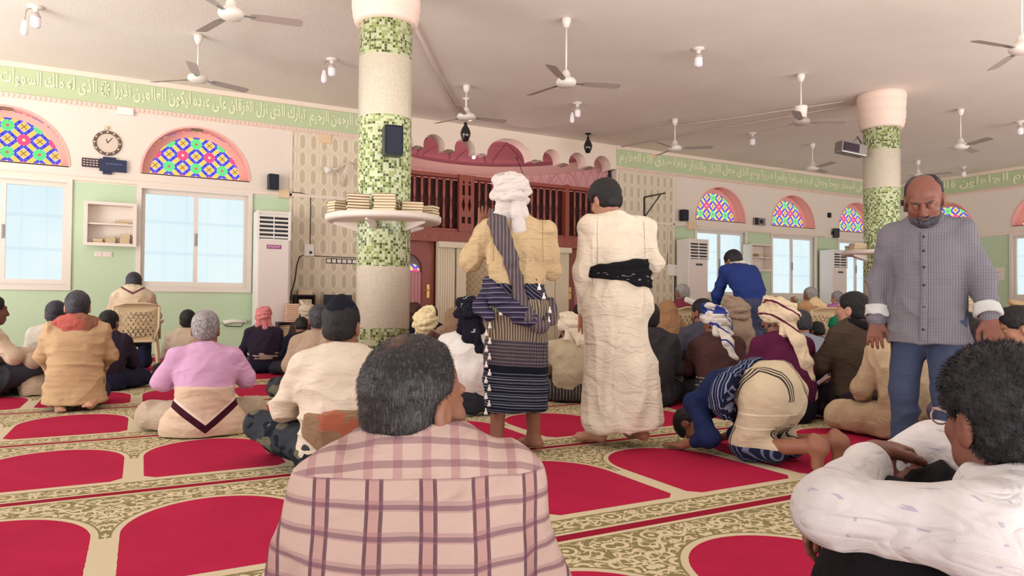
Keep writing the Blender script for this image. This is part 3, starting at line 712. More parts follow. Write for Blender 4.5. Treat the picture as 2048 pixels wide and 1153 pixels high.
# small wall fittings
def wbox(name, lbl, cat, px, py, w, h, d, mat, extra=None):
    t = wallthing(name, lbl, cat, px, py, .0)
    part(t, 'cover', mat, [((-w/2, -d, -h/2), (w/2, 0, h/2))], .006)
    if extra: part(t, extra[0], extra[1], extra[2], .002)
    return t
wbox('wall_box', 'white box on the wall just below the lettering above the clock', 'box', 251, 224, .24, .12, .06, M_wht_pl)
wbox('sensor', 'small sensor on the wall above the clock', 'sensor', 212, 257, .06, .06, .05, M_ivory_pl)
wbox('junction_box', 'beige junction box beside the left wall speaker', 'junction box', 567, 388, .19, .17, .07, M_ivory_pl)
wbox('switch_box', 'white switch box on the left embossed panel', 'switch', 617, 501, .18, .22, .07, M_wht_pl, ('rocker', M_black, [((-.0, -.078, -.07), (.05, -.07, -.02))]))
wbox('cover_plate', 'beige square plate at the top of the left embossed panel', 'plate', 649, 278, .24, .18, .04, M_ivory_pl)
wbox('cover_plate', 'beige square plate at the top of the right embossed panel', 'plate', 1306, 308, .20, .20, .04, M_ivory_pl)
wbox('light_switch', 'double light switch under the left wall cabinet', 'switch', 207, 509, .26, .09, .015, M_white, ('rocker', M_frame, [((-.11, -.022, -.03), (-.02, -.014, .03)), ((.02, -.022, -.03), (.11, -.014, .03))]))
wbox('socket_strip', 'long white socket strip low on the left embossed panel', 'socket', 683, 523, .62, .11, .02, M_white, ('socket', M_frame, [((-.29+k*.1, -.03, -.035), (-.21+k*.1, -.018, .035)) for k in range(6)]))
wbox('socket_strip', 'white double socket beside the belt of the man in the white robe', 'socket', 1307, 546, .24, .22, .03, M_white, ('socket', M_frame, [((-.08, -.04, .01), (.08, -.028, .08)), ((-.08, -.04, -.08), (.08, -.028, -.01))]))
wbox('switch_box', 'white switch box left of the right air conditioner', 'switch', 1344, 541, .36, .28, .08, M_wht_pl, ('rocker', M_black, [((.08, -.088, .02), (.12, -.078, .07)), ((.08, -.088, -.08), (.12, -.078, -.03))]))
wbox('junction_box', 'beige junction box right of the far wall speaker, under the stained glass', 'junction box', 1380, 452, .24, .20, .09, M_ivory_pl)
wbox('wall_device', 'grey and dark electronic device between two stained glass arches', 'device', 1516, 444, .40, .20, .08, M_grey, ('face', M_black, [((-.20, -.09, -.09), (-.07, -.078, .09)), ((-.02, -.09, -.05), (.1, -.078, .05))]))
wbox('sensor', 'small dark sensor on the wall above the angled speaker', 'sensor', 1657, 431, .10, .14, .06, M_dark)
p = onX(1988, 548, XR); t = thing('notice', 'white paper notice on the green right wall left of the window', 'notice', (XR, p[1], p[2]), -math.pi/2)
part(t, 'sheet', M_white, [((-.27, -.008, -.17), (.27, 0, .17))], 0); part(t, 'print', plain('grey_print', (150, 160, 150), .8), [((-.12, -.010, .03), (.16, -.008, .045)), ((-.05, -.010, -.12), (.12, -.008, -.10))], 0)
# spotlight, brackets
t = wallthing('spotlight', 'white spotlight on a bracket on the left embossed panel', 'lamp', 662, 341, .02)
part(t, 'bracket', M_wht_pl, fn=lambda b: b.tube([(.12, 0, 0), (.1, -.10, .02), (-.02, -.14, .0)], .02), bev=0)
b = MB(); b.lathe([(.03, 0), (.06, .05), (.075, .12), (.06, .13)], n=16); me = b.mesh('head'); me.transform(Matrix.Translation((-.02, -.14, 0)) @ Matrix.Rotation(-1.9, 4, 'Y')); newobj('head', me, M_wht_pl, t)
t = wallthing('wall_bracket', 'pale wall bracket near the column on the left embossed panel', 'bracket', 694, 330, .02)
part(t, 'arm', M_frame, fn=lambda b: (b.tube([(-.15, -.02, -.08), (-.02, -.2, .04), (.14, -.02, .02)], .012), b.tube([(-.02, -.2, .04), (-.1, -.03, -.45)], .012), b.tube([(-.02, -.2, .04), (-.16, -.03, -.4)], .010)), bev=0)
t = wallthing('wall_bracket', 'dark triangular wall bracket on the right embossed panel', 'bracket', 1288, 395, .02)
part(t, 'arm', M_dark, fn=lambda b: (b.tube([(0, -.01, 0), (0, -.01, -.62)], .02), b.tube([(0, -.01, 0), (.42, -.3, .1)], .016), b.tube([(0, -.01, -.5), (.3, -.25, .05)], .014)), bev=0)
# cables and trunking on the walls
def cable(lbl, pts, r=.009, mat=None, d=.02, name='cable'):
    t = MB(); t.tube([onW(x, y, d+r) for x, y in pts], r, 6); return tag(t.build(name, mat or M_grey), lbl, 'cable')
cable('grey cable running from the junction box down to the left switch box', [(576, 384), (600, 386), (621, 391), (621, 440), (620, 489)], .008, M_dark)
cable('dark cable curving down from the left switch box to the air conditioner', [(606, 511), (599, 514), (594, 530), (590, 560), (583, 585), (581, 600)], .011, M_dark)
cable('thin cable running right from the left switch box', [(626, 512), (660, 514), (712, 516)], .008, M_dark)
cable('white trunking rising from the right switch box and along the wall', [(1337, 530), (1338, 455), (1372, 452)], .02, M_white)
cable('grey cable along the trim over the right windows', [(1390, 452), (1440, 458), (1540, 468), (1650, 474)], .012, M_frame, .045)
cable('dark cable looping left of the right switch box', [(1336, 506), (1334, 528), (1322, 537), (1308, 536)], .010, M_grey)
cable('black cable dropping from the right switch box', [(1349, 551), (1349, 600), (1348, 640)], .014, M_black)
t = wallthing('cable_reel', 'white cable ducting at the wall by the foot of the left air conditioner', 'cable', 470, 646, .03)
part(t, 'duct', M_wht_pl, fn=lambda b: b.tube([(-.2, 0, 0), (-.05, 0, .03), (.2, 0, .02)], .035), bev=0)
part(t, 'cord', M_dark, fn=lambda b: b.tube([(.2, 0, .05), (.1, -.05, -.07), (-.15, -.02, -.06), (-.22, 0, 0), (-.1, 0, .05)], .008), bev=0)
# things in the recess
p = onY(1098, 352, W+.9); t = thing('wall_display', 'small white arched panel with a violet light in the recess', 'display', (p[0], W+2.65, 3.82))
plate('panel', [(-.2, -.3), (.2, -.3)]+arc(0, .1, .2, 0, math.pi, 12), [], .05, M_white, t); part(t, 'violet_light', plain('violet', (90, 60, 230), .3), [((-.08, -.008, -.07), (.09, 0, .02))], 0)
p = onY(947, 310, W+1.6); t = thing('hanging_bulb', 'small bulb hanging in the pink recess vault', 'light bulb', (p[0], p[1], p[2]))
part(t, 'bulb', M_bulb, fn=lambda b: b.lathe([(.03, .1), (.06, .02), (.05, -.08), (.01, -.1)], n=14), bev=0); part(t, 'cord', M_frame, fn=lambda b: b.tube([(0, 0, .1), (0, 0, .72)], .008), bev=0)
p0, p1 = onY(1034, 317, W+.1), onY(1052, 350, W+.15); p1[2] = 3.66; b = MB(); b.tube([p0, p1], .008); o = b.build('microphone', M_black); b = MB(); b.lathe([(.001, -.03), (.03, 0), (.001, .03)], tuple(p0), 10, cap=False); b.build('microphone_head', M_black, o); tag(o, 'thin black gooseneck microphone standing above the balustrade behind the turban', 'microphone')
p = onY(1214, 345, W+.2); p = A_(RC+RR-.05, W+.2, p[2]); t = thing('hanging_bag', 'dark bundle hanging at the right end of the recess', 'bag', tuple(p))
part(t, 'bundle', M_dark, fn=lambda b: (b.lathe([(.01, .16), (.045, .1), (.03, 0), (.05, -.1), (.02, -.18), (.01, -.2)], n=10), b.tube([(0, 0, .15), (0, 0, 4.2-p[2])], .006)), bev=0)
l = bpy.data.lights.new('recess_bulb_light', 'POINT'); l.energy = 55; l.color = (1.0, .66, .68); l.shadow_soft_size = .06
lo_ = bpy.data.objects.new('recess_bulb_light', l); COL.objects.link(lo_); lo_.location = (p[0], p[1], 3.7) if False else (RC, W+1.5, 3.9)
# plastic chairs
M_chair = plain('beige_plastic', (206, 184, 148), .45)
def chair_plate():
    hs = []; rr = random.Random(3)
    for r in range(7):
        for k in range(7):
            x = -.165+k*.055+(.0275 if r % 2 else 0)-.01; z = .50+r*.045
            if abs(x) > .185-.0*r: continue
            a = 1.0 if (r+k) % 2 else -.9
            a += rr.uniform(-.2, .2); L, w = .021, .0065; ca, sa = math.cos(a), math.sin(a)
            hs.append([(x+ca*u-sa*v, z+sa*u+ca*v) for u, v in ((-L, 0), (-L*.4, -w), (L*.4, -w), (L, 0), (L*.4, w), (-L*.4, w))])
    out = [(-.17, .42), (.17, .42), (.225, .55), (.245, .84), (.225, .875), (0, .895), (-.225, .875), (-.245, .84), (-.225, .55)]
    return out, hs
_ch = None
def plastic_chair(loc, rz, label):
    global _ch
    if _ch is None:
        t = newobj('plastic_chair', None); out, hs = chair_plate()
        bk = plate('backrest', out, hs, .014, M_chair, t)
        for v in bk.data.vertices: v.co.y += -.22-(v.co.z-.42)*.16+abs(v.co.x)**2*1.0
        part(t, 'seat', M_chair, [((-.23, -.22, .40), (.23, .25, .43))], .01)
        def fr_(b):
            for s in (-1, 1):
                b.tube([(s*.20, -.22, .42), (s*.25, -.26, .6), (s*.25, -.295, .86)], .016); 
            b.tube([(-.25, -.295, .86), (-.12, -.312, .895), (.12, -.312, .895), (.25, -.295, .86)], .012)
        part(t, 'back_frame', M_chair, fn=fr_, bev=0)
        for s in (-1, 1):
            part(t, 'armrest', M_chair, fn=lambda b: b.tube([(s*.25, -.27, .66), (s*.29, -.1, .67), (s*.285, .18, .66), (s*.25, .23, .62), (s*.25, .24, .42)], .017), bev=0)
            part(t, 'leg', M_chair, fn=lambda b: b.tube([(s*.21, -.20, .42), (s*.26, -.29, 0)], [.02, .022]), bev=0)
            part(t, 'leg', M_chair, fn=lambda b: b.tube([(s*.22, .22, .42), (s*.26, .27, 0)], [.02, .022]), bev=0)
        _ch = t; o = t
    else: o = copytree(_ch)
    o.location = loc; o.rotation_euler = (0, 0, rz); o['label'] = label; o['category'] = 'chair'; o['group'] = 'beige plastic chairs'; del o['group']
    return o
def groundD(px, D): q = atD(px, 600, D); return (q[0], q[1], 0)
# low bookshelves with books, and monitor
def shelfunit(lbl, x0, x1, h, boards, y=13.15, dep=.32):
    t = thing('bookshelf', lbl, 'bookshelf', ((x0+x1)/2, y, 0)); w = (x1-x0)/2; th = .025
    part(t, 'carcass', plain('dark_brown_board', (50, 30, 30), .5), [((-w, -dep/2, 0), (-w+th, dep/2, h)), ((w-th, -dep/2, 0), (w, dep/2, h)), ((-w+th, -dep/2, h-th), (w-th, dep/2, h)), ((-w+th, dep/2-.01, 0), (w-th, dep/2, h-th))], 0)
    for z in boards: part(t, 'board', plain('dark_brown_board', (50, 30, 30), .5), [((-w+th, -dep/2, z), (w-th, dep/2-.01, z+th))], 0)
    return t
bx0, bx1 = onY(556, 650, 12.65)[0], onY(617, 650, 12.65)[0]
hz = onY(585, 645, 12.65)[2]
shelfunit('low dark bookshelf full of books beside the left air conditioner', bx0, bx1, hz, (.02, .26), y=12.78)
tx0, tx1 = onY(592, 600, 13.1)[0], onY(633, 600, 13.1)[0]
for k, x in enumerate((bx0+.145, bx0+.385)):
    sd = ('left', 'right')[k]
    stack(x, 12.77, .0455, 5, 0, 'book on the low bookshelf bottom board, %s pile' % sd, 'books on the lowest board, %s' % sd, (4, 0), L=.22, Wd=.16, H=.036)
    stack(x, 12.77, .2855, int((hz-.32)/.034), 0, 'book on the low bookshelf upper board, %s pile' % sd, 'books on the upper board, %s' % sd, (0, 3), L=.22, Wd=.16, H=.032)
stack(bx0+.26, 12.77, hz+.001, 9, 0, 'pink-edged book in the tall stack on the low bookshelf', 'tall stack on the low bookshelf', 4, L=.23, Wd=.17, H=.036)
shelfunit('tall narrow dark bookshelf against the left embossed panel', tx0, tx1, onY(610, 592, 13.0)[2]+.02, (.3, .55, .70), y=13.30, dep=.26)
stack((tx0+tx1)/2, 13.28, .726, 7, 0, 'book inside the tall narrow bookshelf', 'books inside the tall bookshelf', (3, 0), L=.24, Wd=.17, H=.034)
stack((tx0+tx1)/2, 13.28, onY(610, 592, 13.0)[2]+.021, 3, 0, 'yellowed book lying on top of the tall narrow bookshelf', 'books on top of the tall bookshelf', 3, L=.26, Wd=.18, H=.03)
p = onY(678, 608, 13.1); t = thing('monitor', 'dark flat screen standing behind the men left of the near column', 'screen', (p[0], 13.25, 0))
part(t, 'screen', plain('screen_navy', (36, 40, 58), .25), [((-.26, -.03, .70), (.28, 0, onY(678, 590, 13.2)[2]))], .006); part(t, 'stand', M_dark, [((-.03, -.02, .0), (.03, .01, .72)), ((-.15, -.1, 0), (.15, .1, .015))], 0)
# ------------------------------------------------------------------ sculpting with distance fields
f32 = np.float32; X1_ = np.array([1., 0, 0])
class SDF:
    def __init__(s): s.pr = []
    def cap(s, a, b, ra, rb=None, k=.03, side=None, fl=1., fl2=None, op='+'):
        s.pr.append(('c', np.array(a, float), np.array(b, float), ra, ra if rb is None else rb, k, side, fl, fl if fl2 is None else fl2, op)); return s
    def ell(s, c, r, R=None, k=.02, op='+'):
        s.pr.append(('e', np.array(c, float), np.array(r, float), R, k, op)); return s
    def cut(s, p, n, k=.006):
        n = np.array(n, float); s.pr.append(('p', np.array(p, float), n/np.linalg.norm(n), k)); return s
    def poly(s, pts, r, k=.01, side=None, fl=1.):
        R = r if isinstance(r, (list, tuple)) else [r]*len(pts)
        for i in range(len(pts)-1): s.cap(pts[i], pts[i+1], R[i], R[i+1], k, side, fl)
        return s
    def field(s, h):
        lo = np.full(3, 1e9); hi = -lo
        for p in s.pr:
            if p[-1] != '+': continue
            if p[0] == 'c':
                r = max(p[3], p[4]); 
                for q in (p[1], p[2]): lo = np.minimum(lo, q-r); hi = np.maximum(hi, q+r)
            else: r = p[2].max(); lo = np.minimum(lo, p[1]-r); hi = np.maximum(hi, p[1]+r)
        lo -= 3*h; hi += 3*h; n = np.ceil((hi-lo)/h).astype(int)+1
        ax = [(lo[i]+h*np.arange(n[i])).astype(f32) for i in range(3)]
        D = np.full(n, .5, f32)
        for p in s.pr:
            if p[0] == 'p':
                d = ((ax[0]-p[1][0])*p[2][0])[:, None, None]+((ax[1]-p[1][1])*p[2][1])[None, :, None]+((ax[2]-p[1][2])*p[2][2])[None, None, :]
                k = p[3]; hh = np.maximum(k-np.abs(D-d), 0)/k; D = np.maximum(D, d)+hh*hh*k*.25; D = D.astype(f32); continue
            k = p[5] if p[0] == 'c' else p[4]; op = p[-1]; mg = k+2.5*h
            if p[0] == 'c': r = max(p[3], p[4])+mg; bl = np.minimum(p[1], p[2])-r; bh = np.maximum(p[1], p[2])+r
            else: r = p[2].max()+mg; bl = p[1]-r; bh = p[1]+r
            i0 = np.clip(np.floor((bl-lo)/h).astype(int), 0, n); i1 = np.clip(np.ceil((bh-lo)/h).astype(int)+1, 0, n)
            if (i1 <= i0).any(): continue
            sl = tuple(slice(i0[j], i1[j]) for j in range(3))
            X = ax[0][sl[0]][:, None, None]; Y = ax[1][sl[1]][None, :, None]; Z = ax[2][sl[2]][None, None, :]
            if p[0] == 'c':
                _, a, b, ra, rb, k, side, flt, flt2, op = p
                w = b-a; L = max(np.linalg.norm(w), 1e-5); w = w/L
                px, py, pz = X-a[0], Y-a[1], Z-a[2]
                t = px*w[0]+py*w[1]+pz*w[2]; tc = np.clip(t, 0, L); R = ra+(rb-ra)*(tc/L)
                if side is None:
                    q = (px-tc*w[0])**2+(py-tc*w[1])**2+(pz-tc*w[2])**2; d = np.sqrt(q)-R
                else:
                    u = np.array(side, float); u = u-w*(u @ w); u /= np.linalg.norm(u); v = np.cross(w, u)
                    FL = flt+(flt2-flt)*(tc/L)
                    qu = (px*u[0]+py*u[1]+pz*u[2])/R; qv = (px*v[0]+py*v[1]+pz*v[2])/(R*FL); qa = (t-tc)/(R*np.minimum(np.sqrt(FL), 1))
                    k0 = np.sqrt(qu*qu+qv*qv+qa*qa)+1e-6; k1 = np.sqrt((qu/R)**2+(qv/(R*FL))**2+(qa/(R*np.sqrt(FL)))**2)+1e-6
                    d = k0*(k0-1)/k1
            else:
                _, c, r, Rm, k, op = p
                px, py, pz = X-c[0], Y-c[1], Z-c[2]
                if Rm is not None:
                    e = [px*Rm[0, j]+py*Rm[1, j]+pz*Rm[2, j] for j in range(3)]
                else: e = [px, py, pz]
                k0 = np.sqrt((e[0]/r[0])**2+(e[1]/r[1])**2+(e[2]/r[2])**2)+1e-6
                k1 = np.sqrt((e[0]/r[0]**2)**2+(e[1]/r[1]**2)**2+(e[2]/r[2]**2)**2)+1e-6
                d = k0*(k0-1)/k1
            A = D[sl]
            if op == '+': hh = np.maximum(k-np.abs(A-d), 0)/k; D[sl] = np.minimum(A, d)-hh*hh*k*.25
            else: hh = np.maximum(k-np.abs(A+d), 0)/k; D[sl] = np.maximum(A, -d)+hh*hh*k*.25
        D[0] = D[-1] = .5; D[:, 0] = D[:, -1] = .5; D[:, :, 0] = D[:, :, -1] = .5
        return D, lo, h
    def mesh(s, h, name, mat, parent=None, disp=None, extra=None):
        V, Q = nets(*s.field(h)); return mkmesh(V, Q, name, mat, parent, disp)
def nets(D, lo, h):
    s = D < 0; C = s[:-1, :-1, :-1].astype(np.int8); c = C.copy()
    for i in (0, 1):
        for j in (0, 1):
            for k in (0, 1):
                if i+j+k: c += s[i:s.shape[0]-1+i, j:s.shape[1]-1+j, k:s.shape[2]-1+k]
    act = (c > 0) & (c < 8); idx = np.full(act.shape, -1, np.int32); I = np.argwhere(act); idx[act] = np.arange(len(I))
    cor = {}
    for i in (0, 1):
        for j in (0, 1):
            for k in (0, 1): cor[(i, j, k)] = D[I[:, 0]+i, I[:, 1]+j, I[:, 2]+k]
    P = np.zeros((len(I), 3)); cnt = np.zeros(len(I))
    for a in cor:
        for ax_ in range(3):
            if a[ax_] == 0:
                b = list(a); b[ax_] = 1; b = tuple(b); va, vb = cor[a], cor[b]; m = (va < 0) != (vb < 0)
                t = np.where(m, va/np.where(m, va-vb, 1), 0)
                q = np.tile(np.array(a, float), (len(I), 1)); q[:, ax_] += t; P[m] += q[m]; cnt[m] += 1
    V = lo+(I+P/cnt[:, None])*h
    Q = []
    for ax_ in range(3):
        sl0 = [slice(None)]*3; sl1 = [slice(None)]*3; sl0[ax_] = slice(0, -1); sl1[ax_] = slice(1, None)
        a, b = s[tuple(sl0)], s[tuple(sl1)]; e = np.argwhere(a != b); 
        o = [k for k in range(3) if k != ax_]
        e = e[(e[:, o[0]] > 0) & (e[:, o[1]] > 0) & (e[:, o[0]] < D.shape[o[0]]-1) & (e[:, o[1]] < D.shape[o[1]]-1)]
        ins = a[e[:, 0], e[:, 1], e[:, 2]]
        def at(d0, d1): q = e.copy(); q[:, o[0]] -= d0; q[:, o[1]] -= d1; return idx[q[:, 0], q[:, 1], q[:, 2]]
        quad = np.stack([at(1, 1), at(0, 1), at(0, 0), at(1, 0)], 1)
        flip = ins if ax_ != 1 else ~ins
        quad[~flip] = quad[~flip][:, ::-1]; Q.append(quad)
    return V, np.concatenate(Q)
def rawmesh(V, Q, name, smooth=True):
    me = bpy.data.meshes.new(name); n = Q.shape[1]
    me.vertices.add(len(V)); me.vertices.foreach_set('co', V.astype(f32).ravel()); me.loops.add(Q.size); me.loops.foreach_set('vertex_index', Q.astype(np.int32).ravel())
    me.polygons.add(len(Q)); me.polygons.foreach_set('loop_start', np.arange(0, Q.size, n, dtype=np.int32)); me.polygons.foreach_set('loop_total', np.full(len(Q), n, np.int32))
    if smooth: me.polygons.foreach_set('use_smooth', np.ones(len(Q), bool))
    me.update(calc_edges=True); return me
def getV(me): a = np.empty(len(me.vertices)*3, f32); me.vertices.foreach_get('co', a); return a.reshape(-1, 3).astype(float)
def getN(me): a = np.empty(len(me.vertices)*3, f32); me.vertex_normals.foreach_get('vector', a); return a.reshape(-1, 3).astype(float)
def mkmesh(V, Q, name, mat, parent=None, disp=None):
    me = rawmesh(V, Q, name)
    if disp is not None:
        V2 = V+getN(me)*disp(V)[:, None]; me.vertices.foreach_set('co', V2.astype(f32).ravel()); me.update()
    return newobj(name, me, mat, parent)
_ng = np.random.RandomState(5).rand(32, 32, 32).astype(f32)
def vnoise(P):
    P = P+100.0; I = np.floor(P).astype(int); F = P-I; F = F*F*(3-2*F); r = 0
    for i in (0, 1):
        for j in (0, 1):
            for k in (0, 1):
                w = (F[:, 0] if i else 1-F[:, 0])*(F[:, 1] if j else 1-F[:, 1])*(F[:, 2] if k else 1-F[:, 2])
                r = r+w*_ng[(I[:, 0]+i) % 32, (I[:, 1]+j) % 32, (I[:, 2]+k) % 32]
    return r
def folds(amp, freq=(9, 9, 4), seed=0, sharp=1.6, fine=.35):
    amp = amp*1.5
    """cloth folds: warped ridged noise, long along the axis of lowest frequency"""
    def f(V):
        q = V*np.array(freq)+seed*3.7
        w = np.stack([vnoise(V*3.1+seed), vnoise(V*3.1+seed+9), vnoise(V*3.1+seed+17)], 1)-.5
        n = vnoise(q+w*2.2); rdg = 1-np.abs(n*2-1); rdg = rdg**sharp
        n2 = 1-np.abs(vnoise(q*2.1+w*2+31)*2-1)
        return amp*((rdg-.5)+fine*(n2-.5))
    return f
def lumps(amp, fr_=40, seed=0): return lambda V: amp*(vnoise(V*fr_+seed)-.5)

# ------------------------------------------------------------------ body materials
def skin_mat(name, c):
    m = begin(name); n = noise(ovec(), 14, 4, .6); n2 = noise(ovec(), 90, 2)
    a = tuple(int(v*.86) for v in c); b_ = tuple(min(255, int(v*1.06)) for v in c)
    return finish(m, cm(n, a, b_), .52, bump=n2, bd=.0006, spec=.35, sss=.08)
SK = {k: skin_mat('skin_'+k, c) for k, c in dict(tan=(178, 128, 104), brown=(146, 96, 74), dark=(110, 70, 54), deep=(118, 72, 58), light=(196, 148, 124), mid=(130, 86, 66)).items()}
def hair_mat(name, c, c2, sc=1.0, rough=.6):
    m = begin(name); x, y, z = xyz(); n = noise(vec(x*220.0*sc, y*220.0*sc, z*40.0*sc), 1, 3, .6); n2 = noise(ovec(), 9, 2)
    return finish(m, cm(sstep(n*.7+n2*.3, .40, .66), c, c2), rough, bump=n, bd=.003, spec=.35)
HR = dict(black=hair_mat('black_hair', (14, 12, 14), (38, 34, 38)), brownblack=hair_mat('brown_black_hair', (26, 20, 20), (66, 52, 50)),
          grey=hair_mat('grey_hair', (100, 94, 94), (190, 184, 184)), salt=hair_mat('greying_dark_hair', (28, 26, 34), (80, 76, 86)))
def cloth_mat(name, c, pat=None, rough=.9, weave=340, var=.10, crease=.75, crs=4.2):
    m = begin(name); x, y, z = xyz(); n = noise(ovec(), 6, 4, .6); w = noise(ovec(), weave, 2)
    base = cm(n, tuple(int(v*(1-var)) for v in c), tuple(min(255, int(v*(1+var*.5))) for v in c))
    if pat: base = pat(base, x, y, z)
    cr = noise(ovec(), crs, 2, .4, 1.0); cr2 = noise(vec(x*1.0, y*1.0, z*2.6), crs*1.6, 2, .5, .8)
    return finish(m, base, rough, bump=w*.0008+ab(cr-.5)*(.030*crease)+ab(cr2-.5)*(.016*crease), bd=1.0, spec=.15)
def stripes(axis, period, cols, warp=.0, ang=0):
    """cols: list of (start, end, colour) in fractions of the period"""
    def f(base, x, y, z):
        a = {'x': x, 'y': y, 'z': z}[axis] if not ang else x*math.cos(ang)+z*math.sin(ang)
        if warp: a = a+(noise(ovec(), 3, 2)-.5)*warp
        t = fr(a/period)
        for s, e, c in cols: base = cm(band(t, s, e), base, c)
        return base
    return f
def checks(p, c, c2=None, th=.5):
    def f(base, x, y, z):
        a, b_, c_ = fr(x/p) < th, fr(z/p) < th, fr(y/p) < th
        s = (a+b_)*.5; return cm(s, base, c)
    return f
def seams(xs, z0, z1, c=(90, 70, 52)):
    def f(base, x, y, z):
        m = AND(band(ab(x), xs, xs+.0035), band(z, z0, z1), y < .06); return cm(m*.7, base, c)
    return f
def camo(c1, c2, c3=None):
    def f(base, x, y, z):
        base = cm(noise(ovec(), 11, 1) > .52, base, c1); base = cm(noise(ovec(), 8, 1) > .60, base, c2)
        if c3: base = cm(noise(ovec(), 14, 1) < .36, base, c3)
        return base
    return f
def shemagh(c, sc=.02):
    def f(base, x, y, z):
        u = fr((x+z)/sc); v = fr((x-z+y)/sc); return cm(AND(u > .35, v > .35)*.9, base, c)
    return f
# ------------------------------------------------------------------ poses (front is +y, up is +z, right hand at +x)
A = lambda *v: np.array(v, float)
def P_sit(lean=.06, arms='lap', kn=.10, kw=.34):
    j = dict(pel=A(0, 0, .13), wst=A(0, -.02, .28), chs=A(0, lean*.5, .43), nk=A(0, lean, .575), hd=A(0, lean+.04, .715))
    for s, n in ((-1, 'L'), (1, 'R')):
        j['sh'+n] = A(s*.172, lean*.9, .52); j['el'+n] = A(s*.24, lean+.07, .30); j['wr'+n] = A(s*.15, .30, .20)
        j['hip'+n] = A(s*.10, .03, .11); j['kn'+n] = A(s*kw, .30, kn); j['an'+n] = A(-s*.08, .36, .06); j['to'+n] = A(-s*.20, .40, .04)
    return j
def P_kneel(lean=.05):
    j = dict(pel=A(0, -.03, .24), wst=A(0, -.02, .38), chs=A(0, lean*.5, .54), nk=A(0, lean, .69), hd=A(0, lean+.04, .83))
    for s, n in ((-1, 'L'), (1, 'R')):
        j['sh'+n] = A(s*.172, lean*.9, .635); j['el'+n] = A(s*.235, lean+.06, .42); j['wr'+n] = A(s*.15, .32, .30)
        j['hip'+n] = A(s*.10, .0, .22); j['kn'+n] = A(s*.15, .42, .09); j['an'+n] = A(s*.10, -.08, .07); j['to'+n] = A(s*.07, -.26, .05)
    return j
def P_stand(dx=.0):
    j = dict(pel=A(0, 0, .93), wst=A(0, 0, 1.09), chs=A(0, .01, 1.26), nk=A(0, .01, 1.44), hd=A(0, .035, 1.585))
    for s, n in ((-1, 'L'), (1, 'R')):
        j['sh'+n] = A(s*.18, 0, 1.40); j['el'+n] = A(s*.25, -.02, 1.10); j['wr'+n] = A(s*.26, .05, .86)
        j['hip'+n] = A(s*.072, 0, .90); j['kn'+n] = A(s*.10, .02, .49); j['an'+n] = A(s*.11, -.02, .08); j['to'+n] = A(s*.135, .15, .025)
    return j
def P_chair(lean=.03):
    j = dict(pel=A(0, 0, .53), wst=A(0, -.03, .68), chs=A(0, lean*.5-.02, .84), nk=A(0, lean, 1.0), hd=A(0, lean+.05, 1.13))
    for s, n in ((-1, 'L'), (1, 'R')):
        j['sh'+n] = A(s*.175, lean*.8, .945); j['el'+n] = A(s*.26, lean+.05, .72); j['wr'+n] = A(s*.14, .30, .66)
        j['hip'+n] = A(s*.10, .03, .52); j['kn'+n] = A(s*.14, .42, .52); j['an'+n] = A(s*.12, .40, .09); j['to'+n] = A(s*.14, .55, .03)
    return j
def rotm(yaw=0, pitch=0, roll=0):
    """yaw>0 turns left, pitch>0 looks down, roll>0 tips to the right"""
    return np.array(Matrix.Rotation(yaw, 3, 'Z') @ Matrix.Rotation(-pitch, 3, 'X') @ Matrix.Rotation(roll, 3, 'Y'))
# ------------------------------------------------------------------ anatomy
def S_head(S_, c, R, k=.018, ear=True, hs=1.0, face=1.0, open_=0):
    T = lambda x, y, z: c+R @ (A(x, y, z)*hs)
    E = lambda x, y, z, a, b, d, kk=k, op='+': S_.ell(T(x, y, z), A(a, b, d)*hs, R, kk*hs, op)
    E(0, -.012, .035, .077, .098, .088); E(0, .02, -.03, .066, .078, .082, .03)
    E(0, .062, -.088, .030, .026, .024, .03)
    for s in (-1, 1):
        E(s*.043, .062, -.022, .024, .022, .022, .02); E(s*.052, .02, -.07, .016, .035, .022, .03)
        E(s*.031, .100, .006, .019, .013, .010, .012, '-'); E(s*.031, .083, .004, .0135, .0125, .0115, .003)
        S_.cap(T(s*.010, .094, .030), T(s*.050, .076, .030), .0095*hs, .007*hs, .014)
        E(s*.011, .108, -.036, .010, .010, .008, .008)
        if ear:
            E(s*.083, -.012, -.010, .010, .022, .036, .006); E(s*.096, -.004, -.004, .009, .012, .021, .006, '-')
            E(s*.076, -.006, -.034, .008, .010, .012, .006)
    S_.cap(T(0, .094, .018), T(0, .112, -.028), .009*hs, .0125*hs, .012)
    E(0, .094, -.060, .026, .010, .0065, .006); E(0, .092, -.073, .021, .010, .007, .005); E(0, .110, -.0665, .022, .006, .0018, .003, '-')
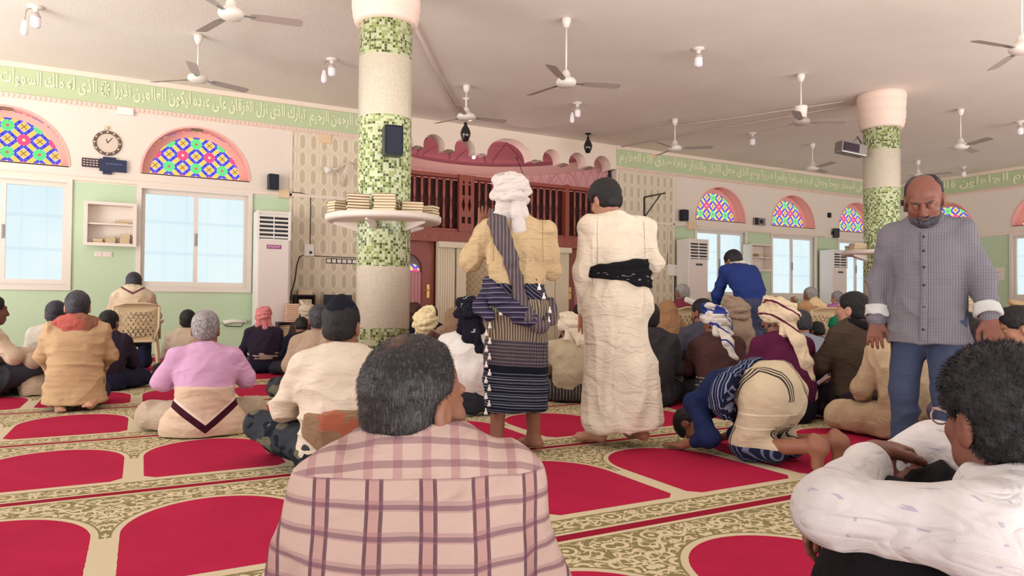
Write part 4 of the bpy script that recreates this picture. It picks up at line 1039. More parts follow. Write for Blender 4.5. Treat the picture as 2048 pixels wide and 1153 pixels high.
def S_hand(S_, wr, d, nrm, sd, curl=.5, r=1.0, spread=.12, thumb=.6):
    """d: direction to the fingers, nrm: palm normal (palm side), sd: direction to the thumb"""
    d = d/np.linalg.norm(d); nrm = nrm-d*(nrm @ d); nrm /= np.linalg.norm(nrm); lat = np.cross(d, nrm); 
    if lat @ sd < 0: lat = -lat
    S_.cap(wr, wr+d*.02, .027*r, .03*r, .02, lat, .72)
    S_.cap(wr+d*.02, wr+d*.078, .034*r, .038*r, .015, lat, .40)
    for i, (o, L) in enumerate(((.030, .072), (.010, .080), (-.010, .075), (-.029, .060))):
        p = wr+d*.085*r+lat*o*r; dd = d+lat*spread*(o/.03); dd /= np.linalg.norm(dd); seg = L/3*r*1.05; a = 0
        for q in range(3):
            a += curl*(.55 if q == 0 else .8); v = dd*math.cos(a)+nrm*math.sin(a); p2 = p+v*seg
            S_.cap(p, p2, (.0095-.0008*q)*r, (.0088-.0008*q)*r, .004); p = p2; seg *= .86
    p = wr+d*.025+lat*.028*r; v = d*.75+lat*thumb+nrm*.25; v /= np.linalg.norm(v)
    for q, (L, rr) in enumerate(((.040, .014), (.030, .0105), (.024, .0095))):
        p2 = p+v*L*r; S_.cap(p, p2, rr*r, rr*.9*r, .008); p = p2; v = v+d*.30-lat*.25+nrm*.2*curl; v /= np.linalg.norm(v)
def S_foot(S_, an, to, up=A(0, 0, 1), r=1.0, toes=True):
    d = to-an; d = d-up*(d @ up); d /= np.linalg.norm(d); lat = np.cross(up, d); lat /= np.linalg.norm(lat)
    sole = an-up*.055*r
    heel = sole-d*.045*r+up*.004
    S_.cap(an, heel+up*.026, .036*r, .031*r, .03); S_.cap(an+d*.02, sole+d*.10*r, .034*r, .026*r, .035, lat, .9)
    S_.cap(heel+up*.02, sole+d*.13*r-up*.0+up*.012, .029*r, .034*r, .03, lat, .75)
    if toes:
        for i, o in enumerate((-.030, -.014, .000, .013, .026)):
            sgn = 1 if lat[0]*0+1 else 1
            b0 = sole+d*(.138)*r+lat*o*r+up*.006; S_.cap(b0, b0+d*(.035-.003*abs(i-1))*r, (.0125 if i == 0 else .0095)*r, (.012 if i == 0 else .0085)*r, .005)
def S_torso(S_, j, inf=0., w=1., k=.06, belly=0.):
    X = j['shR']-j['shL']; X = X/np.linalg.norm(X)
    S_.cap(j['pel'], j['wst'], (.165)*w+inf, (.145)*w+inf, k, X, .74, .72)
    S_.cap(j['wst'], j['chs'], (.145)*w+inf, (.168)*w+inf, k, X, .72, .66)
    S_.cap(j['chs'], j['nk']*.75+j['chs']*.25, (.168)*w+inf, (.115)*w+inf, k, X, .66, .62)
    m = (j['shL']+j['shR'])/2
    for s in 'LR':
        S_.cap(j['nk']*.75+m*.25-A(0, 0, .012), j['sh'+s], .044+inf*.4, .050*min(w, 1.1)+inf*.65, .06)
    if belly: S_.ell(j['wst']*.6+j['pel']*.4+A(0, .05, 0), A(.14, .11, .13)*w*(1+belly), None, .05)
def S_arm(S_, j, s, inf=0., k=.035, upper=True, lower=True, w=1., cut=1.0):
    if upper: S_.cap(j['sh'+s], j['el'+s], .047*w+inf*.8, .038*w+inf*.9, k)
    if lower: S_.cap(j['el'+s], j['el'+s]+(j['wr'+s]-j['el'+s])*cut, .039*w+inf*.9, (.039+(.025-.039)*cut)*w+inf*.7, k)
def S_leg(S_, j, s, inf=0., k=.05, w=1., lower=True, lk=1.0, ank=.042):
    S_.cap(j['hip'+s], j['kn'+s], .086*w+inf, .056*w+inf, k)
    if lower:
        S_.cap(j['kn'+s], j['an'+s]*lk+j['kn'+s]*(1-lk), .055*w+inf, ank*w*1.0+inf*.7, k*.6)
def S_calf(S_, j, s):  # bare calf bulge
    a, b_ = j['kn'+s], j['an'+s]; S_.cap(a, b_, .050, .034, .03); S_.ell(a*.68+b_*.32-A(0, .018, 0), A(.046, .05, .1), None, .03)
# ------------------------------------------------------------------ headwear and hair, in head space
def hairpiece(t, j, R, h, mat, style='short', hs=1.0, name='hair', grow=.012, seed=0):
    c = j['hd']; S_ = SDF(); T = lambda x, y, z: c+R @ (A(x, y, z)*hs); E = lambda x, y, z, a, b, d, kk=.01, op='+': S_.ell(T(x, y, z), A(a, b, d)*hs, R, kk*hs, op)
    g = grow
    E(0, -.014, .036, .077+g, .099+g, .089+g); E(0, -.045, -.03, .066+g*.7, .055+g*.7, .055, .03)
    if style == 'full': E(0, .0, .06, .082+g, .098+g, .082+g, .02)
    # face opening
    front = {'short': .070, 'full': .082, 'receding': .018, 'bald': -.02}[style]
    S_.cut(T(0, front, .06), R @ A(0, 1, -.35), .01)
    E(0, .10, -.06, .085, .105, .10, .012, '-')
    for s in (-1, 1): E(s*.085, .0, -.012, .022, .028, .040, .01, '-'); E(s*.07, .06, -.04, .03, .045, .06, .01, '-')
    S_.cut(T(0, 0, -.056), R @ A(0, .25, -1), .01)
    if style == 'bald':
        E(0, .0, .13, .066, .10, .055, .01, '-')
    o = S_.mesh(h, name, mat, t, lumps(.004 if style != 'full' else .008, 60, seed)); return o
def strands(o, n, L, seed=1, mat=None, down=.5, r=.0004, c=None):
    """hair strands grown from a hair mesh, kept in one mesh with it"""
    me = o.data; V, N = getV(me), getN(me); rs = np.random.RandomState(seed); i = rs.randint(0, len(V), n)
    p0 = V[i]; d = N[i]+rs.normal(0, .25, (n, 3)); d[:, 2] -= down; d /= np.linalg.norm(d, axis=1)[:, None]
    p1 = p0+d*L*.5; d2 = d+np.array([0, 0, -down])+rs.normal(0, .25, (n, 3)); d2 /= np.linalg.norm(d2, axis=1)[:, None]; p2 = p1+d2*L*.5
    sidev = np.cross(d, rs.normal(0, 1, (n, 3))); sidev /= np.linalg.norm(sidev, axis=1)[:, None]
    Vs = np.concatenate([p0-sidev*r, p0+sidev*r, p1+sidev*r, p1-sidev*r, p2]); a = np.arange(n)
    b = bmesh.new(); b.from_mesh(me); b.verts.ensure_lookup_table()
    vs = [b.verts.new(v) for v in Vs]
    for k in range(n):
        b.faces.new((vs[k], vs[n+k], vs[2*n+k], vs[3*n+k])); b.faces.new((vs[3*n+k], vs[2*n+k], vs[4*n+k]))
    b.to_mesh(me); b.free()
def turban(t, j, R, h, mat, hs=1.0, seed=0, size=1.0, tail=None, name='turban', tilt=.25, cap=None, cover_neck=False, side=1):
    c = j['hd']; T = lambda x, y, z: c+R @ (A(x, y, z)*hs); S_ = SDF(); rs = random.Random(seed)
    S_.ell(T(0, -.018, .055), A(.094, .112, .088)*hs*size, R, .02)
    S_.ell(T(0, -.05, .01), A(.084, .075, .07)*hs, R, .02)
    for q in range(6):
        tl = tilt*rs.uniform(.4, 1.6)*(1 if q % 2 else -.7); z0 = .012+.021*q; rr = (.100+.010*math.sin(q*1.3))*size*(1-.045*max(q-2, 0)); ph = rs.uniform(0, 6.28); pts = []
        for i in range(17):
            a = 2*math.pi*i/16; pts.append(T(rr*.92*math.cos(a), -.012+rr*1.14*math.sin(a), z0+tl*.11*math.cos(a-ph)+(.03 if math.sin(a) > 0 else -.012)*abs(math.sin(a))))
        rad = [(.0175+.006*math.sin(i*1.1+q))*size*hs for i in range(17)]
        S_.poly(pts, rad, .006)
    for q in range(3):   # crossing bands over the crown
        a = rs.uniform(-.9, .9); pts = [T(.09*math.cos(u)*math.cos(a), -.02+.10*math.cos(u)*math.sin(a), .06+.085*math.sin(u)*size) for u in np.linspace(.1, 3.04, 8)]
        S_.poly(pts, .016*hs, .008)
    if cover_neck:
        for s in (-1, 0, 1): S_.cap(T(s*.045, -.075, .0), T(s*.07, -.085, -.11), .035, .04, .03, R @ A(1, 0, 0), .6)
    if tail:
        pts = [T(side*.02, -.115, .02)]+[np.array(p, float) for p in tail]
        S_.poly(pts, [.02]+[.036]*(len(pts)-2)+[.045], .02, R @ A(1, 0, 0), .42)
    # opening for the face
    S_.ell(T(0, .115, -.045), A(.075, .07, .078), R, .008, '-')
    return S_.mesh(h, name, mat, t, folds(.007, (26, 26, 34), seed, 1.3))
def headcloth(t, j, R, h, mat, seed=0, hs=1.0, drop=.34, name='headscarf', wide=.17):
    c = j['hd']; T = lambda x, y, z: c+R @ (A(x, y, z)*hs); S_ = SDF()
    S_.ell(T(0, -.015, .045), A(.098, .115, .10), R, .02); S_.ell(T(0, -.045, -.04), A(.09, .085, .11), R, .04)
    n = j['nk']; 
    for s in (-1, 1): S_.cap(T(s*.05, -.05, -.06), j['sh'+('R' if s > 0 else 'L')]+A(0, -.02, .03), .05, .055, .05)
    S_.cap(n+A(0, -.07, .04), n+A(.02, -.14, -drop), .11, wide*.7, .05, A(1, 0, 0), .45)
    S_.ell(T(0, .12, -.03), A(.07, .075, .09), R, .01, '-')
    return S_.mesh(h, name, mat, t, folds(.014, (20, 20, 7), seed, 1.2))
def kufi(t, j, R, h, mat, hs=1.0, name='skullcap', tall=.0, peak=0):
    c = j['hd']; T = lambda x, y, z: c+R @ (A(x, y, z)*hs); S_ = SDF()
    S_.ell(T(0, -.014, .045+tall), A(.089, .109, .092), R, .02)
    if peak: S_.ell(T(0, -.01, .08), A(.05, .105, .085), R, .03)
    S_.cut(T(0, 0, .030), R @ A(0, -.12, -1), .004)
    return S_.mesh(h, name, mat, t, lumps(.003, 70))
def beard(t, j, R, h, mat, hs=1.0, full=True):
    c = j['hd']; S_ = SDF(); T = lambda x, y, z: c+R @ (A(x, y, z)*hs)
    S_.ell(T(0, .058, -.085), A(.050, .050, .040)*hs, R, .02)
    for s in (-1, 1): S_.cap(T(s*.066, .01, -.03), T(s*.045, .055, -.08), .012*hs, .02*hs, .02)
    S_.cap(T(-.024, .104, -.050), T(.024, .104, -.050), .0075, .0075, .008)
    S_.ell(T(0, .112, -.065), A(.020, .012, .009), R, .004, '-')
    return S_.mesh(h, 'beard', mat, t, lumps(.005, 70))
# ------------------------------------------------------------------ whole figure
def place(px, D, ztop_px, j, face, hat=.125, smin=.85, smax=1.18, hd='hd', scale=None):
    """put the figure so that its head stands at pixel column px, at distance D, head top at row ztop_px"""
    q = atD(px, ztop_px, D); ztop = q[2]; s = scale or min(max(ztop/(j[hd][2]+hat), smin), smax)
    ca, sa = math.cos(face), math.sin(face); h = j[hd]*s; ox, oy = h[0]*ca-h[1]*sa, h[0]*sa+h[1]*ca
    return (q[0]-ox, q[1]-oy, 0), s
def person(label, px, D, top, face, pose, sk='brown', shirt=None, sleeves='long', lower=None, lowk='wrap', hair=None, hstyle='short', head=(0, 0, 0), hw=None, h=.009,
           w=1.0, amp=.012, group=None, neck=True, hem=None, scale=None, hem_low=.02, collar=False, fseed=None, loc=None, feet=True, hands=True, curl=.5, handd=None, brd=None, hsz=1.05, ffreq=(7, 7, 6), belly=0, hat=.125, shinf=.022, lowinf=.035):
    j = pose; R = rotm(*head); seed = fseed if fseed is not None else (int(px) % 97)
    if loc is None: loc, s = place(px, D, top, j, face, hat, scale=scale)
    else: s = scale or 1.0
    t = thing('person', label, 'person', loc, face, group); t.scale = (s, s, s)
    if not group and 'group' in t: del t['group']
    # body
    B = SDF(); S_torso(B, j, -.014, w)
    for q in 'LR':
        S_arm(B, j, q, 0); S_leg(B, j, q, -.012 if lower else 0)
        if feet: S_foot(B, j['an'+q], j['to'+q], j.get('fup'+q, A(0, 0, 1)))
        if hands:
            d = j['wr'+q]-j['el'+q]; d /= np.linalg.norm(d)
            if 'hd'+q in j: d = j['hd'+q]
            nm = j.get('hn'+q, A(0, -.3, -1)); th = j.get('ht'+q, A(-1 if q == 'R' else 1, .4, 0)); S_hand(B, j['wr'+q], d, nm, th, j.get('curl'+q, curl))
    B.cap(j['nk']-A(0, .0, .03), j['hd']+R @ A(0, -.02, -.05), .056, .054, .04)
    S_head(B, j['hd'], R, hs=hsz)
    B.mesh(h, 'body', SK[sk], t)
    if hair: hairpiece(t, j, R, min(h, .006), HR[hair], hstyle, hsz, seed=seed)
    if brd: beard(t, j, R, min(h, .006), HR[brd], hsz)
    if shirt is not None:
        C = SDF(); S_torso(C, j, shinf, w, belly=belly)
        if hem is not None and hem < j['pel'][2]-.04: C.cap(j['pel'], A(j['pel'][0], j['pel'][1], hem-.03), .165*w+shinf, .190*w+shinf+.016, .05, X1_, .80, .92)
        if hem is not None: C.cut(A(0, 0, hem), A(0, 0, -1), .012)
        for q in 'LR':
            ct = j.get('sl'+q, .96)
            if sleeves == 'long': S_arm(C, j, q, shinf, w=1.0, cut=ct)
            elif sleeves == 'short': S_arm(C, j, q, shinf+.014, lower=False)
        ax = j['hd']-j['nk']; ax /= np.linalg.norm(ax)
        C.cap(j['nk']-ax*.02, j['nk']+ax*.035, .072, .062, .03)
        C.ell(j['nk']+ax*.155+A(0, .03, 0), A(.175, .175, .125), None, .004, '-')
        C.cap(j['nk']-ax*.02, j['nk']+ax*.12, .055, .055, .004, op='-')
        C.mesh(h*.9, 'shirt', shirt, t, folds(amp, ffreq, seed))
        if collar:
            K = SDF(); n = j['nk']+ax*.035; u = A(1, 0, 0); v = np.cross(ax, u)
            pts = [n+u*.066*math.cos(a)+v*.062*math.sin(a)*(1 if True else 1)+(-A(0, 0, 1)*.028*max(0, math.sin(a)) if v[1] > 0 else -A(0, 0, 1)*.028*max(0, -math.sin(a))) for a in np.linspace(math.pi*(.5), math.pi*2.5, 22)]
            for i in range(21):
                K.cap(pts[i], pts[i+1], .0155, .0155, .008, ax, .42)
            K.mesh(min(h, .005), 'collar', shirt, t)
    if lower is not None:
        L = SDF(); li = lowinf
        for q in 'LR': S_leg(L, j, q, li if lowk == 'wrap' else .022, w=1.0 if lowk == 'wrap' else min(w, 1.0)*.96, k=.09 if lowk == 'wrap' else .05, lk=.9, ank=.055)
        X = j['shR']-j['shL']; X /= np.linalg.norm(X)
        L.cap(j['pel']-A(0, 0, .03), j['pel']*.45+j['wst']*.55, .170*w+.010, .150*w+.004, .06, X, .80, .76)
        if lowk == 'wrap':
            m = (j['knL']+j['knR'])/2; L.cap(j['pel'], m*.8+j['pel']*.2+A(0, 0, -.01), .12, .07, .1, X, .6)
            L.cap(j['anL'], j['anR'], .075, .075, .08)
        L.cut(A(0, 0, hem_low), A(0, 0, -1), .02)
        L.mesh(h*.95, 'wrap' if lowk == 'wrap' else 'trousers', lower, t, folds(amp*1.1, (8, 8, 8), seed+3))
    if hw: hw(t, j, R)
    return t
# ------------------------------------------------------------------ fabrics
F = {}
def fab(k, c, pat=None, **kw):
    if k not in F: F[k] = cloth_mat(k.replace(' ', '_')+'_cloth', c, pat, **kw)
    return F[k]
def plaid(base, x, y, z):
    wv = (noise(ovec(), 5, 2)-.5)*.012
    yoke = z > .605
    u = fr((x+wv)/.094); v = fr((z+wv)/.047+.2)
    V1 = mx(band(u, .02, .30), 0.0); V2 = mx(band(u, .0, .07), band(u, .26, .335)); 
    H1 = band(v, .0, .36); H2 = band(v, .06, .22)
    tw = noise(vec(x*300.0, y*300.0, z*900.0), 1, 1)
    c = cm(V1*.42, base, (150, 92, 96)); c = cm(V2*.82, c, (70, 42, 56))
    c = cm(H1*.38, c, (128, 84, 96)); c = cm(H2*.55, c, (84, 54, 72))
    u2 = fr((x+wv)/.052); v2 = fr((z+wv+y*.6)/.05+.1)
    cy = cm(band(u2, .1, .42)*.45, base, (140, 88, 98)); cy = cm(band(v2, .0, .32)*.55, cy, (104, 64, 80))
    return cm(yoke, c, cy)
F['plaid'] = cloth_mat('pink_plum_plaid_cloth', (178, 152, 142), plaid, weave=500, var=.05)
def skirt_pat(base, x, y, z):
    n = (noise(ovec(), 4, 2)-.5)*.02; zz = z+n*.6+x*.05
    a = mth('ARCTAN2', y+.02, x)
    vs = fr(a*9.0); A1 = cm(band(vs, .0, .18), (92, 80, 70), (196, 178, 150)); A1 = cm(band(vs, .45, .56), A1, (30, 28, 36)); A1 = cm(band(vs, .72, .80), A1, (176, 158, 132))
    chk = (fr(a*14.0) < .5)+(fr(zz/.022) < .5); B1 = cm(chk*.5, (34, 32, 44), (110, 100, 104))
    h = fr(zz/.052); C1 = cm(mx(band(h, .0, .13), mx(band(h, .3, .36), band(h, .62, .8)*(fr(zz/.008) < .5))), (22, 24, 38), (116, 122, 140))
    top = cm(fr((zz+a*.12)/.03) < .35, (28, 30, 44), (96, 92, 108))
    c = cm(zz < .97, top, A1); c = cm(zz < .71, c, B1); c = cm(zz < .555, c, (20, 22, 34)); c = cm(zz < .515, c, C1); return c
F['skirt'] = cloth_mat('striped_wrap_cloth', (60, 60, 70), skirt_pat)
striped = stripes('y', .055, [(.0, .22, (40, 40, 54)), (.36, .42, (60, 58, 70)), (.66, .74, (170, 160, 150))])
def shirt_dots(base, x, y, z):
    u, v, w_ = x/.035, y/.035, z/.035; r = white(vec(fl(u), fl(v), fl(w_)))
    return cm(AND(tri(u+.5) > .42, tri(w_+.5) > .38, r > .45), base, (168, 160, 172))
def micro(base, x, y, z): return cm(mx(fr(x/.011) < .42, fr(z/.011) < .42)*.45, base, (62, 60, 70))
# ------------------------------------------------------------------ accessories built on figures
def shawl(t, name, segs, mat, h=.008, seed=1, amp=.01, freq=(14, 14, 14), k=.03, cuts=(), sub=()):
    """segs: (a, b, ra, rb, side, flat)"""
    S_ = SDF()
    for a, b, ra, rb, sd, f in segs: S_.cap(a, b, ra, rb, k, sd, f)
    for p, n in cuts: S_.cut(p, n)
    for c, r in sub: S_.ell(c, r, None, .01, '-')
    return S_.mesh(h, name, mat, t, folds(amp, freq, seed, 1.3))
def waistcloth(t, j, mat, z0, z1, w=1., name='waist_scarf', y=0, h=.008, seed=2, inf=.034, tilt=0):
    S_ = SDF(); X = A(1, 0, 0)
    S_.cap(j['pel']+A(0, y, 0), j['wst']+A(0, y, 0), .165*w+inf, .150*w+inf, .05, X, .76, .74); S_.cap(j['wst']+A(0, y, 0), j['chs']+A(0, y, 0), .150*w+inf, .165*w+inf*.8, .05, X, .74, .7)
    S_.cut(A(0, 0, z1), A(tilt, 0, 1), .01); S_.cut(A(0, 0, z0), A(tilt, 0, -1), .01)
    return S_.mesh(h, name, mat, t, folds(.014, (5, 5, 26), seed, 1.2))
def neckscarf(t, j, mat, seed=1, h=.009, r=.05, back=.16):
    n = j['nk']; S_ = SDF()
    pts = [n+A(.085*math.cos(a), .075*math.sin(a)-.005, .02+.012*math.sin(a)) for a in np.linspace(0, 6.283, 13)]
    S_.poly(pts, r*.7, .02)
    for s in 'LR': S_.cap(n+A(0, -.03, .0), j['sh'+s]*.75+n*.25+A(0, -.02, .045), .055, .045, .05)
    if back: S_.cap(n+A(0, -.085, .02), n+A(.0, -.125, -back), .11, .05, .04, A(1, 0, 0), .4)
    return S_.mesh(h, 'neck_scarf', mat, t, folds(.012, (16, 16, 16), seed, 1.2))
X1 = A(1, 0, 0)
# 1 foreground man in plaid
def thinning(name, c, c2, skin):
    m = begin(name); x, y, z = xyz(); n = noise(vec(x*220.0, y*220.0, z*40.0), 1, 3, .6); n2 = noise(ovec(), 9, 2); n3 = noise(vec(x*60.0, y*60.0, z*60.0), 1, 3, .7)
    hc = cm(sstep(n, .5, .72), c, c2); dd = sq(mth('POWER', x+.045, 2.0)+mth('POWER', y-.03, 2.0)); g = (1.0-sstep(dd, .0, .075))*sstep(z, .76, .82)
    return finish(m, cm(sstep(g*.6+n3*.5, .6, 1.25), hc, skin), .5, bump=n, bd=.003, spec=.4)
HR['thin'] = thinning('thinning_dark_hair', (20, 16, 18), (70, 60, 64), (150, 104, 82))
def fg_extra(t, j, R):
    o = [c for c in t.children if c.name.startswith('hair')][0]
    strands(o, 6000, .008, 3, None, .9, .0003)
    for v in ():
        pass
j = P_sit(.06); j['elL'] = A(-.30, .05, .27); j['elR'] = A(.30, .05, .27); j['wst'] = A(0, -.03, .30); j['chs'] = A(0, .02, .46); j['nk'] = A(0, .05, .625); j['hd'] = A(-.008, .08, .718)
j['shL'] = A(-.170, .04, .565); j['shR'] = A(.170, .04, .565); j['elL'] = A(-.25, .05, .30); j['elR'] = A(.25, .05, .30)
person('large man in the foreground in a pink and plum plaid shirt, hair thinning', 834, 1.42, 680, R_(-21), j, 'mid', F['plaid'], lower=fab('charcoal', (50, 50, 58)), hair='thin', hstyle='receding', head=(-.78, .02, .05), h=.0045, w=1.08, hsz=1.02, amp=.014, collar=True, hw=fg_extra, hat=.127, ffreq=(6, 6, 5), hands=False, feet=False)
# 2 white shirt man with waist scarf and camouflage trousers
def w_extra(t, j, R):
    m = fab('brown scarf with red', (140, 112, 88), lambda b, x, y, z: cm(AND(noise(ovec(), 7, 2) > .56, fr((x+z)/.012) < .6, z > .20), b, (176, 84, 62)))
    S_ = SDF(); S_.cap(A(0, -.03, .10), A(0, -.04, .27), .20, .205, .05, X1, .78, .76); S_.cap(A(-.16, .02, .27), A(-.33, .18, .22), .06, .04, .05)
    S_.cut(A(0, 0, .325), A(-.05, 0, 1)); S_.cut(A(0, 0, .22), A(-1.05, 0, -1)) ; S_.mesh(.006, 'waist_scarf', m, t, folds(.012, (6, 6, 12), 5))
    S_ = SDF(); S_.cap(A(0, -.03, .10), A(.01, -.045, .27), .195, .20, .05, X1, .78, .76); S_.cut(A(0, 0, .31), A(0, 0, 1)); S_.cut(A(-.20, 0, .22), A(-.75, 0, -1)); S_.cut(A(.26, 0, .2), A(.75, 0, -1)); S_.mesh(.006, 'scarf_tail', m, t, folds(.010, (9, 9, 5), 8))
    kufi(t, j, R, .005, fab('black cap', (24, 26, 36)), tall=.010, peak=1, name='cap')
j = P_sit(.08, kw=.38); j['knL'] = A(-.40, .30, .20); j['anL'] = A(-.30, .50, .06); j['elL'] = A(-.28, .10, .32)
person('man in a white shirt and dark cap, red-patterned scarf at his waist, camouflage trousers', 684, 3.98, 597, R_(-12), j, 'brown', fab('off white', (216, 200, 182), crease=1.3), lower=fab('camouflage', (58, 60, 66), camo((26, 32, 44), (104, 98, 82))), lowk='trousers', hair='black', head=(-.35, .1, 0), h=.006, w=1.12, amp=.012, collar=True, hw=w_extra, hat=.145, ffreq=(4, 4, 14))
# 3 purple shirt
def p_extra(t, j, R):
    def pt(b, x, y, z):
        d = z-.035-ab(x)*.80; return cm(AND(band(d, .0, .055), y < .06), cm(AND(band(d, .055, .075), y < .06), b, (226, 206, 190)), (60, 20, 34))
    m = fab('cream waist wrap', (214, 188, 164), pt)
    S_ = SDF(); S_.cap(A(0, -.02, .06), A(0, -.035, .30), .235, .185, .06, X1, .80, .76); S_.cap(A(-.14, .0, .05), A(.14, .0, .05), .14, .14, .08); S_.cut(A(0, 0, .335), A(0, 0, 1)); S_.cut(A(0, 0, .008), A(0, 0, -1))
    S_.mesh(.006, 'waist_wrap', m, t, folds(.010, (4, 4, 12), 4))
j = P_sit(.08); j['elL'] = A(-.27, .10, .36); j['elR'] = A(.27, .10, .36); j['wrL'] = A(-.10, .30, .34); j['wrR'] = A(.10, .30, .34)
person('grey-haired man in a lilac short-sleeved shirt with a cream waist wrap', 412, 5.05, 625, R_(-3), j, 'brown', fab('lilac', (206, 160, 196)), 'short', fab('greyish sand', (186, 166, 146)), hair='grey', head=(-.15, .12, 0), h=.007, w=1.0, amp=.011, collar=True, hw=p_extra)
# 4 orange-tan shirt kneeling with red scarf
def o_extra(t, j, R): neckscarf(t, j, fab('red brown scarf', (150, 104, 84), lambda b, x, y, z: cm(sstep(noise(ovec(), 5, 2)-x*1.2, .45, .6), b, (176, 92, 84))), 3, .007, .05, .20)
j = P_kneel(.05); j['knL'][2] = .09; j['anR'] = A(.15, -.12, .10); j['toR'] = A(.12, -.23, .05); j['wrR'] = A(.20, .16, .33); j['wrL'] = A(-.2, .16, .33)
person('kneeling man in a mustard-tan shirt with a red and brown scarf at his neck', 156, 6.1, 585, R_(0), j, 'light', fab('mustard tan', (190, 158, 122)), lower=fab('navy check trousers', (52, 50, 68)), lowk='trousers', hair='salt', h=.007, w=1.08, amp=.013, hw=o_extra, hem=.06, ffreq=(4, 4, 12))
# 5 standing man raising his hands, sweater and striped wrap
def st_extra(t, j, R):
    S_ = SDF()
    for a, b_, ra, rb, f1, f2 in ((A(0, 0, 1.09), A(0, -.01, .90), .168, .20, .76, .74), (A(0, -.01, .90), A(.0, .0, .30), .20, .207, .74, .70)): S_.cap(a, b_, ra, rb, .05, X1, f1, f2)
    S_.cut(A(0, 0, .27), A(0, 0, -1), .008); S_.cut(A(0, 0, 1.10), A(0, 0, 1), .008)
    S_.mesh(.006, 'wrap', F['skirt'], t, folds(.012, (9, 9, 3), 6))
    S_ = SDF(); S_.cap(A(0, 0, 1.05), A(0, 0, 1.11), .180, .180, .03, X1, .76, .76); S_.cut(A(0, 0, 1.105), A(0, 0, 1), .006); S_.cut(A(0, 0, 1.06), A(0, 0, -1), .006); S_.mesh(.006, 'waistband', F['tan sweater'], t, folds(.006, (16, 16, 3), 6))
    st = fab('grey plum striped shawl', (92, 80, 84), stripes('x', .022, [(.0, .16, (60, 52, 58)), (.5, .6, (150, 138, 138))], warp=.02))
    S_ = SDF(); P_ = [A(-.13, -.02, 1.515), A(-.135, -.10, 1.44), A(-.095, -.150, 1.32), A(-.05, -.158, 1.20), A(-.02, -.155, 1.10)]
    S_.poly(P_, [.045, .055, .055, .045, .035], .03, X1, .38)
    Q_ = [A(-.02, -.155, 1.10), A(0, -.165, .98), A(.06, -.19, .86), A(.13, -.185, .80), A(.20, -.11, .84), A(.215, -.02, .95)]
    S_.poly(Q_, [.035, .032, .034, .038, .036, .034], .03, X1, .6); S_.mesh(.005, 'shawl', st, t, folds(.010, (22, 22, 5), 3))
    S_ = SDF(); S_.poly([A(-.19, .0, 1.06), A(-.14, -.145, .98), A(.0, -.185, .88), A(.10, -.19, .82)], [.05, .06, .055, .04], .03, A(0, 0, 1), .45); S_.poly([A(-.19, .02, .98), A(-.225, -.06, .92), A(-.18, -.15, .86)], [.05, .045, .03], .03)
    S_.mesh(.006, 'sash', fab('violet striped sash', (66, 60, 84), stripes('z', .03, [(.0, .2, (24, 24, 40)), (.4, .55, (130, 122, 138)), (.7, .8, (30, 30, 46))], warp=.02)), t, folds(.010, (8, 8, 22), 3))
    rs = random.Random(2); ps = [(-.175-.02*(k % 2), -.11-.01*(k % 3), .90-.048*k) for k in range(14)]+[(.12, -.19, 1.04), (.15, -.18, .985), (.19, -.15, .90), (.185, -.15, .84)]+[(-.11+.035*k, -.16-.01*k, .885+.02*(k % 2)) for k in range(3)]
    tm = plain('white_tassel', (232, 222, 216), .9)
    for p in ps:
        b = MB(); b.lathe([(.001, .022), (.006, .018), (.004, .010), (.010, -.004), (.013, -.016), (.001, -.018)], p, 8, cap=False); b.build('tassel', tm, t)
    turban(t, j, R, .005, fab('pale grey turban', (206, 196, 190)), seed=4, size=1.12, tilt=.35, tail=[j['hd']+A(.03, -.13, -.10), j['hd']+A(.05, -.12, -.20)], cover_neck=True)
j = P_stand(); j['hd'] = A(-.045, .035, 1.60); j['nk'] = A(-.01, .01, 1.455); j['elL'] = A(-.30, .08, 1.21); j['wrL'] = A(-.22, .20, 1.43); j['hdL'] = A(.12, .1, 1.0); j['hnL'] = A(-.2, 1, 0); j['htL'] = A(1, 0, 0); j['elR'] = A(.225, .08, 1.16); j['wrR'] = A(.17, .27, 1.36); j['hdR'] = A(.0, .1, 1); j['hnR'] = A(0, 1, 0); j['htR'] = A(-1, 0, 0)
j['anL'] = A(-.125, -.04, .08); j['toL'] = A(-.24, .10, .025); j['anR'] = A(.12, .06, .08); j['toR'] = A(.03, .22, .025)
def bare(S_, j): 
    pass
person('standing man in a tan sweater, pale turban and dark striped wrap with white tassels', 1021, 4.45, 345, R_(-24), j, 'brown', fab('tan sweater', (194, 168, 130), seams(.152, 1.2, 1.46), crease=1.7, crs=5), head=(0, .05, 0), h=.006, w=.96, amp=.012, collar=True, hw=st_extra, hem=1.06, hat=.165, curl=.15, ffreq=(10, 10, 5), scale=1.0, shinf=.026)
